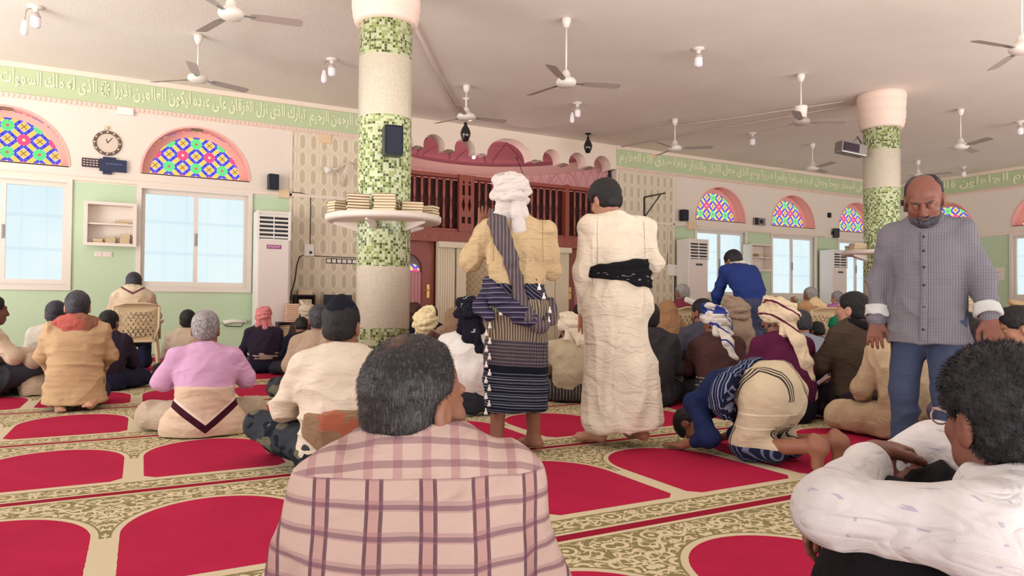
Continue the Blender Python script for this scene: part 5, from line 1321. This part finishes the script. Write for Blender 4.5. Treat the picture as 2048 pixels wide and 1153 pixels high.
# 6 standing man in white robe
def th_extra(t, j, R):
    S_ = SDF(); S_.cap(A(0, 0, 1.12), A(0, -.01, .90), .170, .200, .05, X1, .78, .76); S_.cap(A(0, -.01, .90), A(.0, .0, .16), .200, .225, .05, X1, .76, .72); S_.cap(A(.10, -.05, .5), A(.14, -.08, .18), .12, .12, .1)
    S_.cut(A(0, 0, .13), A(.1, .12, -1), .01); S_.cut(A(0, 0, 1.13), A(0, 0, 1)); S_.mesh(.006, 'robe_skirt', fab('white robe', (222, 208, 188), crease=1.5), t, folds(.026, (9, 9, 1.5), 11, 1.3))
    S_ = SDF(); S_.cap(A(0, -.005, 1.03), A(0, -.005, 1.16), .212, .208, .03, X1, .80, .78); S_.cut(A(0, 0, 1.165), A(-.16, 0, 1), .012); S_.cut(A(0, 0, 1.045), A(-.16, 0, -1), .012)
    S_.mesh(.005, 'sash', fab('black sash', (22, 22, 26), lambda b, x, y, z: cm(AND(noise(vec(x*2.0, y, z*9.0), 6, 2) > .62, z < 1.10), b, (130, 126, 130))), t, folds(.016, (5, 5, 34), 3, 1.2))
j = P_stand(); j['hd'] = A(-.06, .075, 1.575); j['elL'] = A(-.225, .0, 1.12); j['wrL'] = A(-.20, .10, .85); j['elR'] = A(.235, -.01, 1.16); j['wrR'] = A(.18, .22, 1.0)
j['anL'] = A(-.13, .03, .08); j['toL'] = A(-.25, .17, .025); j['anR'] = A(.145, -.03, .10); j['toR'] = A(.10, .12, .04)
person('standing man in a long white robe with a black sash and black hair', 1212, 4.75, 365, R_(-22), j, 'tan', fab('white robe top', (222, 208, 188), seams(.150, 1.12, 1.43), crease=1.5), hair='black', hstyle='full', head=(.42, .38, 0), h=.006, w=1.04, amp=.012, hw=th_extra, hem=1.0, scale=1.04, ffreq=(9, 9, 3), hat=.135)
# 7 walking man facing us
def wk_extra(t, j, R):
    c = j['hd']; T = lambda x, y, z: c+R @ A(x, y, z)
    for s in (-1, 1):
        S_ = SDF(); S_.ell(T(s*.031, .0865, .003), A(.0125, .0118, .0118), R); S_.mesh(.0025, 'eye', plain('eye_white', (196, 178, 168), .2), t)
        S_ = SDF(); S_.ell(T(s*.031, .0955, .000), A(.0058, .004, .0058), R); S_.mesh(.0015, 'iris', plain('iris_dark', (22, 14, 12), .1), t)
        S_ = SDF(); S_.ell(T(s*.031, .0872, .0108), A(.0142, .0132, .0085), R); S_.ell(T(s*.031, .0865, -.0065), A(.0138, .012, .006), R); S_.mesh(.0022, 'eyelid', SK['deep'], t)
        S_ = SDF(); S_.cap(T(s*.014, .103, .024), T(s*.046, .092, .027), .0045, .003, .003); S_.mesh(.0025, 'eyebrow', HR['salt'], t)
    for z in (.81, .92, 1.03, 1.12, 1.20, 1.27):
        yb = .132+.0*z
        # button: find the front of the shirt at this height
        sh_ = [q for q in t.children if q.name.startswith('shirt')][0]; V = getV(sh_.data); m = V[(np.abs(V[:, 0]) < .012) & (np.abs(V[:, 2]-z) < .012)]
        if len(m):
            b = MB(); b.lathe([(.0065, -.002), (.0065, .002)], (0, 0, 0), 12); me = b.mesh('button'); me.transform(Matrix.Translation((0, m[:, 1].max()+.002, z)) @ Matrix.Rotation(math.pi/2, 4, 'X')); newobj('button', me, M_black, t)
    cf = fab('pale cuff', (184, 182, 180))
    for q in 'LR':
        a, b_ = j['el'+q], j['wr'+q]; d = b_-a; S_ = SDF(); S_.cap(a+d*.62, a+d*.93, .055, .060, .01); S_.cut(a+d*.66, -d, .004); S_.cut(a+d*.92, d, .004); S_.cap(a+d*.86, a+d*1.1, .045, .050, .004, op='-'); S_.mesh(.004, 'cuff', cf, t, folds(.006, (14, 14, 14), 2))
    # placket and pocket
    b = MB(); V = getV(sh_.data); vs = []
    for k in range(15):
        z = .755+k*.0385
        m = V[(np.abs(V[:, 0]) < .014) & (np.abs(V[:, 2]-z) < .015)]; yy = m[:, 1].max() if len(m) else .13
        vs += [(-.017, yy-.004, z), (.017, yy-.004, z), (-.017, yy+.0015, z), (.017, yy+.0015, z)]
    fs = []
    for k in range(14): a = k*4; fs += [(a+2, a+3, a+7, a+6), (a, a+2, a+6, a+4), (a+1, a+5, a+7, a+3)]
    b.add(vs, fs, True); b.build('placket', fab('grey micro check', (122, 118, 124), micro), t)
j = P_stand(); j['hd'] = A(.0, .105, 1.455); j['nk'] = A(0, .035, 1.35); j['chs'] = A(0, .01, 1.20); j['wst'] = A(0, .01, 1.03); j['shL'] = A(-.150, .01, 1.295); j['shR'] = A(.150, .01, 1.295)
j['elL'] = A(-.225, -.03, 1.06); j['wrL'] = A(-.262, .05, .87); j['elR'] = A(.215, -.02, 1.06); j['wrR'] = A(.222, .06, .85); j['curlL'] = .35; j['curlR'] = .5
j['hnR'] = A(0, -1, 0); j['hnL'] = A(0, -1, 0); j['htL'] = A(1, .5, 0); j['htR'] = A(-1, .5, 0)
j['knL'] = A(-.10, .07, .50); j['anL'] = A(-.11, .05, .08); j['toL'] = A(-.13, .22, .03); j['anR'] = A(.11, -.12, .09); j['toR'] = A(.13, .03, .03)
fm_ = fab('slate jeans', (60, 68, 92))
person('walking man facing us in a grey checked shirt with pale cuffs and slate jeans', 1848, 3.55, 350, math.radians(121-6), j, 'deep', fab('grey micro check', (122, 118, 124), micro), lower=fm_, lowk='trousers', hair='salt', hstyle='bald', head=(.05, .50, .04), h=.0055, w=.84, amp=.010, collar=True, hw=wk_extra, hem=.74, brd='salt', hat=.122, scale=1.02, ffreq=(6, 6, 4), shinf=.022, hsz=1.0)
# 8 prostrating man
def su_extra(t, j, R):
    S_ = SDF()
    S_.ell(A(0, -.05, .42), A(.20, .17, .21), None, .05); S_.cap(A(0, -.02, .46), A(0, .16, .46), .20, .18, .06, X1, .85)
    for s in (-1, 1): S_.cap(A(s*.11, -.05, .40), A(s*.14, .04, .12), .135, .10, .08); S_.cap(A(s*.13, .06, .10), A(s*.12, -.12, .09), .095, .075, .06)
    S_.cut(A(0, 0, .012), A(0, 0, -1)); S_.cut(A(0, .17, .5), A(0, 1, .25), .01)
    def pt(b, x, y, z):
        s = fr((x*.9+y*.35+noise(ovec(), 3, 2)*.05)/.16); st = mx(band(s, .05, .12), mx(band(s, .17, .22), band(s, .27, .32)))
        zig = AND(st, mx((z > .40), (z < .24))); c = cm(zig, b, (52, 44, 48)); ln = mx(band(z+noise(ovec(), 3, 2)*.05, .335, .345), band(z+noise(ovec(), 3, 2)*.05, .245, .253)); c = cm(ln*.6, c, (232, 220, 196))
        return cm(z < .11, c, cm(fr((x+y)/.05) < .3, (26, 30, 52), (96, 104, 130)))
    S_.mesh(.006, 'wrap', fab('cream wrap with dark stripes', (196, 178, 150), pt), t, folds(.012, (7, 7, 7), 5))
    S_ = SDF(); S_.cap(A(-.17, .14, .42), A(.17, .14, .42), .17, .17, .05, A(0, 1, 0), .35 if False else 1.0); S_.cap(A(0, .08, .47), A(0, .22, .46), .20, .19, .04, X1, .88); S_.cut(A(0, .21, .4), A(0, 1, .3), .01); S_.cut(A(0, .11, .4), A(0, -1, -.3), .01)
    S_.mesh(.006, 'sash', fab('navy sash with pale lines', (26, 30, 56), stripes('y', .04, [(.1, .3, (128, 136, 160)), (.6, .7, (110, 118, 146))])), t, folds(.010, (22, 8, 22), 5))
j = dict(pel=A(0, -.04, .47), wst=A(0, .13, .46), chs=A(0, .31, .41), nk=A(0, .47, .29), hd=A(0, .575, .145))
for s, n in ((-1, 'L'), (1, 'R')):
    j['sh'+n] = A(s*.18, .42, .33); j['el'+n] = A(s*.23, .27, .13); j['wr'+n] = A(s*.21, .50, .035); j['sl'+n] = .5; j['hip'+n] = A(s*.09, -.04, .40); j['kn'+n] = A(s*.13, .05, .09); j['an'+n] = A(s*.125, -.42, .17); j['to'+n] = A(s*.125, -.46, .02); j['fup'+n] = A(0, -1, .25); j['hn'+n] = A(0, 0, -1); j['hd'+n] = A(0, 1, -.05)
q = atD(1384, 868, 4.66); fc = R_(11); sc_ = .95
person('man bowed in prostration, navy shirt and cream striped wrap, bare soles behind him', 0, 0, 0, fc, j, 'brown', fab('navy', (30, 40, 78)), lower=None, hair='black', head=(0, 1.85, 0), h=.006, w=1.0, amp=.012, hw=su_extra, loc=(q[0]+.575*sc_*math.sin(fc), q[1]-.575*sc_*math.cos(fc), 0), scale=sc_, curl=.1)
# 9 brown jacket man
def bj_extra(t, j, R):
    kufi(t, j, R, .006, fab('black wool cap', (24, 26, 38)), tall=.004, name='cap') if False else None
    K = SDF(); n = j['nk']; K.poly([n+A(.085*math.cos(a), .08*math.sin(a)-.01, .035+.012*math.cos(a*2)) for a in np.linspace(.9, math.pi*2+.0, 12)], .030, .02); K.mesh(.006, 'hood', fab('near black', (30, 26, 30)), t, folds(.006, (20, 20, 20), 2))
j = P_kneel(.0); j['elL'] = A(-.26, .10, .42); j['wrL'] = A(-.16, .34, .27); j['anL'] = A(-.14, -.14, .07); j['toL'] = A(-.16, -.32, .05); j['anR'] = A(.14, -.12, .07); j['toR'] = A(.18, -.28, .05)
person('kneeling man in a dark brown jacket with short black hair seen in profile', 1704, 5.72, 586, R_(-4), j, 'light', fab('dark brown jacket', (76, 62, 52), crease=1.2), lower=fab('charcoal plum', (52, 42, 50)), lowk='trousers', hair='black', head=(.30, -.02, 0), h=.007, w=1.16, amp=.013, hem=.20, hw=bj_extra, hat=.13, ffreq=(7, 7, 5), shinf=.034)
# 10 crouching curly-haired man at the right
def cu_extra(t, j, R):
    o = [c for c in t.children if c.name.startswith('hair')][0]; strands(o, 7000, .011, 5, None, .25, .0006)
    c = j['hd']; T = lambda x, y, z: c+R @ A(x, y, z)
    b = MB(); b.tube([T(-.078, .0, .012), T(-.078, .085, .02), T(-.070, .108, .018)], .0028, 8); b.tube([T(-.070+.022*math.cos(a)+.02, .112, .002+.018*math.sin(a)) for a in np.linspace(0, 6.28, 14)], .002, 6); b.build('glasses', plain('glasses_frame', (180, 160, 150), .3, .4), t)
    S_ = SDF(); 
    for s in (-1, 1): S_.cap(A(s*.10, .02, .14), A(s*.12, .28, .47), .12, .080, .08); S_.cap(A(s*.12, .28, .47), A(s*.12, .36, .08), .080, .10, .05)
    S_.cap(A(0, .2, .2), A(0, .38, .3), .12, .1, .1); S_.cut(A(0, 0, .01), A(0, 0, -1)); S_.mesh(.006, 'wrap', fab('black wrap', (26, 22, 26)), t, folds(.014, (9, 9, 5), 5))
    S_ = SDF(); S_.cap(A(.30, .40, .44), A(.42, .36, .43), .10, .11, .06); S_.cap(A(.3, .38, .2), A(.4, .36, .2), .10, .10, .1); S_.mesh(.006, 'bundled_shawl', fab('striped teal black shawl', (34, 36, 50), stripes('x', .024, [(.0, .12, (150, 156, 170)), (.4, .5, (60, 110, 120)), (.7, .78, (120, 126, 140))], warp=.02)), t, folds(.01, (9, 9, 9), 3))
j = P_sit(.10); j.update(pel=A(0, 0, .13), wst=A(0, -.04, .28), chs=A(0, .02, .43), nk=A(0, .07, .575), hd=A(0, .10, .695), shL=A(-.19, .07, .53), shR=A(.19, .07, .53), elL=A(-.26, .30, .51), wrL=A(-.02, .345, .595), elR=A(.22, .33, .57), wrR=A(.0, .485, .455), knL=A(-.12, .29, .475), knR=A(.12, .30, .475), anL=A(-.12, .42, .08), anR=A(.12, .42, .08), toL=A(-.14, .58, .03), toR=A(.14, .58, .03))
j['slL'] = .8; j['slR'] = .25; j['hdL'] = A(1, .1, .0); j['hdR'] = A(-.25, .35, -1); j['hnL'] = A(0, 0, -1); j['hnR'] = A(0, 0, -1); j['htL'] = A(0, -1, 0); j['htR'] = A(0, -1, .2)
person('crouching curly-haired man in a white patterned shirt, arms folded on his knees', 2004, 1.42, 706, R_(6), j, 'deep', fab('white dotted', (200, 193, 192), shirt_dots, crease=1.4), hair='black', hstyle='full', head=(-.55, .05, 0), h=.0045, w=1.04, amp=.011, hw=cu_extra, ffreq=(8, 8, 6), hat=.14, curl=.5, shinf=.03)
# ------------------------------------------------------------------ the seated congregation
SEAT = dict(amp=.012)
def tailsc(t, j, mat, pts, r=.05, h=.008, seed=3, name='scarf_tail', f=.4):
    S_ = SDF(); S_.poly([np.array(p, float) for p in pts], r, .03, X1, f); return S_.mesh(h, name, mat, t, folds(.010, (18, 18, 6), seed))
def crowd(label, px, D, top, shirt, sk='brown', hair='black', hat=None, hatc=None, pose=None, face=0, head=(0, 0, 0), lower=None, h=.012, w=.98, extra=None, hs='short', brd=None, tail=None, sleeves='long', size=1.0, **k):
    j = pose or P_sit(.07, kw=.29)
    ht = {'turban': .150, 'scarf': .145, 'kufi': .137, 'cap': .138, None: .128}[hat]
    def hw(t, j, R):
        m = fab(*hatc) if hatc else None; hh = min(h, .009)
        if hat == 'turban': turban(t, j, R, hh, m, seed=int(px) % 13, size=size, tail=[j['nk']+A(*q) for q in tail] if tail else None, cover_neck=True)
        elif hat == 'scarf': headcloth(t, j, R, hh, m, seed=int(px) % 13)
        elif hat == 'kufi': kufi(t, j, R, hh, m)
        elif hat == 'cap': kufi(t, j, R, hh, m, name='cap', tall=.006)
        if extra: extra(t, j, R)
    return person(label, px, D, top, R_(face), j, sk, fab(*shirt), sleeves, lower=fab(*(lower or ('charcoal', (50, 50, 58)))), hair=None if hat in ('turban', 'scarf') else hair, hstyle=hs, head=head, h=h, w=w, hw=hw, hat=ht, brd=brd, **k)
# far left
def lf(t, j, R):
    S_ = SDF(); S_.cap(A(-.1, .28, .30), A(.28, .30, .30), .10, .07, .06); S_.cap(A(.1, .3, .28), A(.2, .36, .06), .09, .12, .06); S_.cut(A(0, 0, .008), A(0, 0, -1)); S_.mesh(.009, 'draped_shawl', fab('sand shawl', (184, 162, 138)), t, folds(.016, (9, 9, 6), 4))
j = P_sit(.05); j['knR'] = A(.22, .36, .28); j['elR'] = A(.24, .16, .34); j['wrR'] = A(.12, .36, .36)
crowd('man cut by the left edge of the picture, sand shawl over his raised knee', -16, 6.7, 592, ('pale sand', (206, 184, 160)), 'deep', lower=('dark slate', (58, 58, 66)), pose=j, face=-62, h=.009, extra=lf)
crowd('man in a pale white shirt half hidden behind the mustard-shirted man', 113, 7.4, 604, ('pale grey white', (214, 204, 190)), 'brown', 'salt', face=-2, w=1.05)
crowd('small figure in a dark navy and brown jacket, right of the mustard-shirted man', 219, 7.3, 623, ('dark navy brown', (48, 38, 52)), 'brown', face=-8, head=(-.3, .1, 0), w=1.0, lower=('dark navy', (36, 38, 60)), h=.009)
# man on chair
def sh_(t, j, R):
    S_ = SDF(); n = j['nk']
    S_.poly([n+A(.09*math.cos(a), .08*math.sin(a), .03) for a in np.linspace(0, 6.283, 12)], .035, .02)
    S_.cap(n+A(0, -.06, .0), n+A(0, -.12, -.17), .17, .05, .05, X1, .5)
    for q in 'LR': S_.cap(n+A(0, -.04, -.01), j['sh'+q]+A(0, -.03, .03), .06, .06, .05)
    S_.mesh(.008, 'shoulder_shawl', fab('cream shawl plum edge', (214, 196, 168), lambda b, x, y, z: cm(AND(band(z-ab(x)*.6, .985, 1.012), y < -.0), b, (112, 66, 80))), t, folds(.010, (12, 12, 9), 4))
q = groundD(276, 8.95); plastic_chair(q, R_(-2), 'beige plastic chair with a slotted back carrying the man in the navy cap')
qq = np.array(q)+A(0, .10, 0)
crowd('man in a navy cap and cream shawl seated on the plastic chair at the left', 268, 9.05, 541, ('beige pink check', (204, 178, 156)), 'brown', 'salt', 'cap', ('navy blue cap', (50, 58, 96)), P_chair(), -2, (0, .25, 0), w=1.1, lower=('navy tie dye', (40, 44, 70)), h=.011, extra=sh_, hem=.50, scale=1.02)
crowd('man in a blue skullcap and beige shirt left of the lilac-shirted man', 376, 8.2, 620, ('beige', (196, 176, 154)), 'light', 'black', 'kufi', ('blue skullcap', (44, 52, 92)), face=-6, w=1.05)
def rt(t, j, R):
    waistcloth(t, j, fab('pale belt', (196, 178, 160), stripes('z', .03, [(.0, .2, (140, 120, 110))])), .19, .27, .98, 'belt', h=.01); tailsc(t, j, F['red white check cloth'], [j['hd']+A(.0, -.12, -.02), j['hd']+A(.015, -.145, -.12), j['hd']+A(.01, -.15, -.22)], .03, .009)
crowd('man in dark clothes with a red-and-white chequered turban, sitting alone before the air conditioner', 527, 9.2, 615, ('dark plum', (50, 42, 58)), 'tan', None, 'turban', ('red white check cloth', (222, 160, 158), shemagh((206, 74, 84), .016)), None, -4, (0, .1, 0), w=1.1, lower=('deep navy', (34, 36, 60)), extra=rt, size=.92)
crowd('man in a cream turban behind the man in the checked headwear, by the bookshelf', 614, 10.8, 606, ('dark brown', (70, 54, 50)), 'brown', None, 'turban', ('cream turban', (212, 196, 174)), face=-6)
crowd('man in black bowing low in front of the bookshelf', 603, 8.9, 631, ('black', (26, 26, 40)), 'brown', face=-10, head=(0, .45, 0), pose=P_sit(.16), scale=.86)
j = P_sit(.10); j['elL'] = A(-.25, .12, .32)
crowd('man in a grey-brown shirt with cropped hair, half hidden behind the capped man in white', 640, 6.6, 612, ('grey brown', (168, 144, 124)), 'brown', 'salt', face=-12, head=(-.1, .1, 0), w=1.1, pose=j, h=.009, ffreq=(14, 14, 4), lower=('camouflage', (58, 60, 66)))
# centre, beyond the foreground man
crowd('man in a dark brown turban beside the near column, against the door', 828, 10.6, 608, ('black', (26, 26, 40)), 'brown', None, 'turban', ('dark brown turban', (86, 62, 56)), face=-18)
crowd('dark-haired man right of the near column, mostly hidden', 862, 10.0, 613, ('black', (26, 26, 40)), 'deep', face=-18)
def yb(t, j, R): tailsc(t, j, fab('dark maroon brown', (88, 58, 54)), [j['nk']+A(.05, -.10, .04), j['nk']+A(.17, -.08, -.03), j['nk']+A(.22, -.10, -.14)], .06)
crowd('man in a pale yellow wound turban and brown scarf behind the foreground man', 850, 6.9, 622, ('taupe', (146, 124, 110)), 'brown', None, 'turban', ('pale yellow turban', (222, 206, 164)), face=-20, h=.009, extra=yb, size=1.1)
crowd('man wrapped in a light brown headscarf between turban wearers, centre', 907, 9.0, 616, ('taupe brown', (150, 128, 110)), 'brown', None, 'scarf', ('light brown scarf', (172, 142, 116)), face=-20)
def wt(t, j, R): tailsc(t, j, F['black grey headcloth_'.strip('_')], [j['hd']+A(0, -.11, .0), j['nk']+A(.02, -.13, 0), j['nk']+A(.07, -.15, -.13), j['nk']+A(.12, -.13, -.24)], .065)
fab('black grey headcloth', (26, 26, 38), lambda b, x, y, z: cm(AND(noise(ovec(), 14, 3, .7) > .64, noise(ovec(), 4, 1) > .5), b, (170, 172, 178)))
j = P_sit(.12); j['elR'] = A(.22, .05, .28); j['wrR'] = A(.27, .05, .06); j['elL'] = A(-.22, .16, .32); j['wrL'] = A(-.26, .24, .07); j['hdL'] = A(-.2, .8, -.2); j['hnL'] = A(0, 0, -1); j['knL'] = A(-.2, .34, .16)
crowd('man in a white T-shirt with a black patterned headcloth, leaning on his hand', 940, 6.05, 598, ('white tee', (226, 220, 216)), 'deep', None, 'turban', ('black grey headcloth', (26, 26, 38)), j, -26, (.1, .2, 0), h=.008, sleeves='short', extra=wt, size=1.06, w=.95, curl=.1)
def wc(t, j, R): tailsc(t, j, F['off white turban_cloth'.replace('_cloth', '')], [j['hd']+A(.03, -.12, .0), j['nk']+A(.10, -.10, .02), j['nk']+A(.20, -.07, -.10)], .06)
crowd('man in an off-white turban and sage shirt seated between the two standing men', 1140, 6.75, 627, ('sage beige', (184, 170, 144)), 'brown', None, 'turban', ('off white turban', (226, 210, 188)), face=-26, h=.009, w=1.0, lower=('dark striped wrap', (54, 50, 54), stripes('x', .03, [(.0, .3, (120, 112, 100))])), extra=wc, head=(.35, .1, 0), hem=.13)
crowd('dark-haired man against the pilaster beside the white robe', 1160, 9.6, 610, ('black', (26, 26, 40)), 'deep', face=-20)
# right of the white robe
def wb(t, j, R):
    S_ = SDF(); S_.cap(A(-.34, .30, .10), A(.0, -.02, .11), .10, .13, .05); S_.cap(A(.0, -.02, .11), A(.3, .26, .10), .13, .10, .05); S_.cut(A(0, 0, .005), A(0, 0, -1)); S_.mesh(.009, 'pale_wrap', fab('grey white wrap', (190, 182, 172), lambda b, x, y, z: cm(AND(z > .195, noise(ovec(), 12, 2) > .5), b, (70, 66, 66))), t, folds(.012, (9, 9, 9), 4))
crowd('man in a charcoal jacket and pale wrap half hidden behind the white robe', 1296, 6.5, 606, ('charcoal jacket', (54, 50, 54)), 'brown', face=-30, h=.009, w=1.12, extra=wb, pose=P_sit(.0))
crowd('man in a tan headscarf draped down his back, right of the white robe', 1334, 8.7, 602, ('dark olive', (96, 78, 66)), 'brown', None, 'scarf', ('tan headscarf', (164, 124, 92)), face=-24, h=.010)
q = groundD(1374, 9.6); plastic_chair(q, R_(-22), 'beige plastic chair carrying the man in the white skullcap and maroon shirt')
def wk2(t, j, R): tailsc(t, j, fab('white', (226, 216, 208)), [j['nk']+A(.0, -.09, .04), j['nk']+A(.09, -.10, .01), j['nk']+A(.14, -.04, .0)], .045, name='collar_cloth')
crowd('man in a white knitted skullcap and maroon shirt on a plastic chair', 1364, 9.7, 569, ('maroon', (122, 50, 64)), 'brown', 'grey', 'kufi', ('white knit', (226, 218, 210)), P_chair(), -16, (.35, .15, 0), w=1.0, hem=.5, extra=wk2, brd='grey')
crowd('bearded dark-haired man in slate grey beside the chair of the maroon-shirted man', 1404, 8.0, 600, ('slate grey', (76, 74, 88)), 'brown', 'black', face=-20, head=(.45, .1, 0), brd='black', w=.95)
def bw(t, j, R): tailsc(t, j, F['white blue turban'], [j['hd']+A(.02, -.11, -.02), j['nk']+A(.04, -.15, -.02), j['nk']+A(.07, -.17, -.15), j['nk']+A(.10, -.17, -.28)], .045); waistcloth(t, j, fab('grey striped band', (70, 60, 64), stripes('z', .035, [(.1, .4, (176, 166, 156))])), .17, .25, 1.06, 'band')
crowd('man in a white and royal blue turban and dark brown shirt', 1430, 6.6, 613, ('dark brown shirt', (78, 52, 50)), 'brown', None, 'turban', ('white blue turban', (222, 214, 206), lambda b, x, y, z: cm(mx(AND(z > .80, noise(ovec(), 5, 1) > .45), fr((x+y+z)/.16) < .16), b, (50, 62, 140))), face=-24, h=.008, w=1.12, head=(.35, .2, 0), extra=bw)
def gb(t, j, R): tailsc(t, j, F['taupe turban'], [j['hd']+A(.02, -.10, -.02), j['nk']+A(.0, -.14, -.0), j['nk']+A(.05, -.16, -.14), j['nk']+A(.12, -.14, -.26)], .09)
crowd('man in a big taupe wound turban and slate blue shirt', 1470, 7.3, 599, ('slate blue', (72, 78, 108)), 'brown', None, 'turban', ('taupe turban', (156, 134, 116)), face=-24, h=.009, w=1.05, size=1.12, extra=gb)
# the man in blue rising by the window
j = P_stand(); j.update(wst=A(0, .02, 1.08), chs=A(0, .13, 1.22), nk=A(0, .25, 1.33), hd=A(0, .34, 1.42), shL=A(-.18, .22, 1.29), shR=A(.18, .22, 1.29), elL=A(-.24, .30, 1.02), elR=A(.24, .30, 1.02), wrL=A(-.2, .40, .80), wrR=A(.2, .40, .80))
def ps(t, j, R): tailsc(t, j, fab('pale scarf', (206, 196, 186)), [j['nk']+A(-.06, .0, .06), j['nk']+A(.0, -.08, .06), j['nk']+A(.10, -.04, .04)], .045, name='scarf')
crowd('standing man in a royal blue sweater bending forward by the bright window', 1466, 8.7, 498, ('royal blue', (40, 56, 116)), 'brown', 'black', pose=j, face=-12, head=(.3, .45, 0), w=1.08, lower=('slate wrap', (66, 72, 96)), scale=1.04, extra=ps, hem=.92, h=.010, hem_low=.1)
def mt(t, j, R): tailsc(t, j, F['cream turban plum edge'], [j['hd']+A(.01, -.11, -.03), j['nk']+A(.02, -.15, .0), j['nk']+A(.06, -.18, -.14), j['nk']+A(.09, -.17, -.27), j['nk']+A(.13, -.14, -.40)], .052, .007)
fab('cream turban plum edge', (228, 208, 178), lambda b, x, y, z: cm(AND(fr((z*.9+x*.6+noise(ovec(), 4, 1)*.06)/.105) < .16, z > .60), b, (96, 36, 60)))
crowd('man in a plum-edged cream turban, its long pale tail over his plum shirt', 1556, 5.75, 598, ('plum', (88, 30, 62)), 'brown', None, 'turban', ('cream turban plum edge', (228, 208, 178)), face=-14, h=.007, w=1.02, head=(.42, .02, 0), extra=mt, brd='salt', size=1.02, lower=('black', (26, 26, 40)))
crowd('man in a dark green-grey cap and blue-grey shirt behind the plum-shirted man', 1600, 7.1, 621, ('blue grey', (140, 146, 160)), 'tan', 'salt', 'cap', ('slate cap', (64, 74, 104)), face=-22, h=.009, w=1.05, head=(.4, .3, 0))
crowd('man in a black skullcap seen just above the blue-grey shirt', 1583, 9.2, 614, ('black', (26, 26, 40)), 'deep', 'black', 'kufi', ('black cap', (24, 26, 36)), face=-18)
q = groundD(1636, 10.4); plastic_chair(q, R_(-24), 'beige plastic chair carrying the man in the camel shawl by the far window')
def cs(t, j, R): tailsc(t, j, fab('yellow beige shawl', (220, 192, 146)), [j['nk']+A(.0, -.07, .05), j['nk']+A(.08, -.12, -.06), j['nk']+A(.14, -.16, -.24)], .10, name='shawl')
j = P_chair(.04); j['elL'] = A(-.26, .12, .80); j['wrL'] = A(-.16, .30, .98); j['hdL'] = A(0, .2, 1)
crowd('man in a camel shawl raising a hand, on a plastic chair by the far window', 1620, 10.5, 576, ('camel brown', (184, 142, 104)), 'brown', 'grey', pose=j, face=-20, head=(.3, .1, 0), w=1.1, hem=.5, extra=cs)
crowd('white-capped man in a mauve shirt left of the far column', 1674, 12.2, 583, ('mauve', (172, 108, 160)), 'light', 'grey', 'kufi', ('white knit', (226, 218, 210)), P_chair(.02), -18, (.4, .1, 0), hem=.5)
crowd('dark-haired man low behind the blue-grey shirt, in charcoal', 1634, 8.6, 636, ('charcoal jacket', (54, 50, 54)), 'deep', face=-22, head=(.2, .35, 0), scale=.86)
crowd('man in a green headscarf just left of the brown-jacketed man', 1676, 8.0, 622, ('dark slate', (58, 58, 66)), 'deep', None, 'scarf', ('emerald scarf', (30, 120, 84)), face=-20, head=(.5, .1, 0), scale=.95)
# around the walking man
def bk(t, j, R):
    b = MB(); b.box((-.14, -.10, 0), (-.002, .10, .012), Matrix.Rotation(.25, 3, 'Y'), (0, 0, 0)); b.box((.002, -.10, 0), (.14, .10, .012), Matrix.Rotation(-.25, 3, 'Y'), (0, 0, 0))
crowd('man in beige robes behind the walking man\'s leg', 1806, 5.0, 604, ('beige robe', (186, 162, 132)), 'brown', face=-30, w=1.1, h=.009, lower=('beige robe', (186, 162, 132)), ffreq=(16, 16, 5))
crowd('man in a slate and plum shirt under the walking man\'s left hand', 1966, 4.25, 634, ('slate plum', (88, 76, 92)), 'deep', 'black', face=-30, w=1.1, h=.008, head=(0, .5, 0), pose=P_sit(.14), scale=1.0)
crowd('man in an olive shirt in profile at the right edge', 2040, 5.1, 620, ('olive', (112, 104, 72)), 'tan', 'black', face=-8, w=1.0, h=.008, head=(.75, .25, 0), hs='full')
crowd('man in a white shirt behind the olive-shirted man', 2012, 8.4, 618, ('white shirt', (222, 214, 204)), 'brown', 'salt', face=-30, head=(.3, .3, 0))
crowd('man with dark green cap beside the walking man\'s cuff', 1984, 10.8, 597, ('pale grey white', (214, 204, 190)), 'deep', 'black', 'kufi', ('dark green cap', (36, 60, 50)), face=-34, head=(.3, 0, 0))
crowd('man in a sandy turban at the far right edge', 2036, 9.4, 604, ('sandy shirt', (196, 170, 136)), 'brown', None, 'turban', ('sand turban', (204, 178, 138)), face=-34)
crowd('man in a cream turban glimpsed under the walking man\'s arm', 1942, 9.2, 606, ('cream shirt', (214, 200, 176)), 'brown', None, 'turban', ('beige turban', (206, 186, 152)), face=-34)
crowd('man in a brown cap left of the olive-shirted man', 1936, 7.0, 628, ('tan shirt', (178, 142, 108)), 'deep', 'black', face=-34, head=(.2, .2, 0))
# open book on the stand beside the robe
q = atD(1780, 742, 6.5); t = thing('open_book', 'open white book beside the walking man\'s knee', 'book', (q[0], q[1], 0), R_(-40))
b = MB(); b.box((-.15, -.012, .42), (-.002, .012, .66), Matrix.Rotation(.15, 3, 'Z'), (0, 0, .5)); b.build('left_page', plain('paper_white', (232, 228, 226), .8), t); b = MB(); b.box((.002, -.012, .42), (.15, .012, .66), Matrix.Rotation(-.15, 3, 'Z'), (0, 0, .5)); b.build('right_page', plain('paper_white', (232, 228, 226), .8), t)
b = MB(); b.tube([(-.12, 0, 0), (.10, .02, .46)], .012); b.tube([(.12, 0, 0), (-.10, .02, .46)], .012); b.build('folding_stand', M_wood, t)
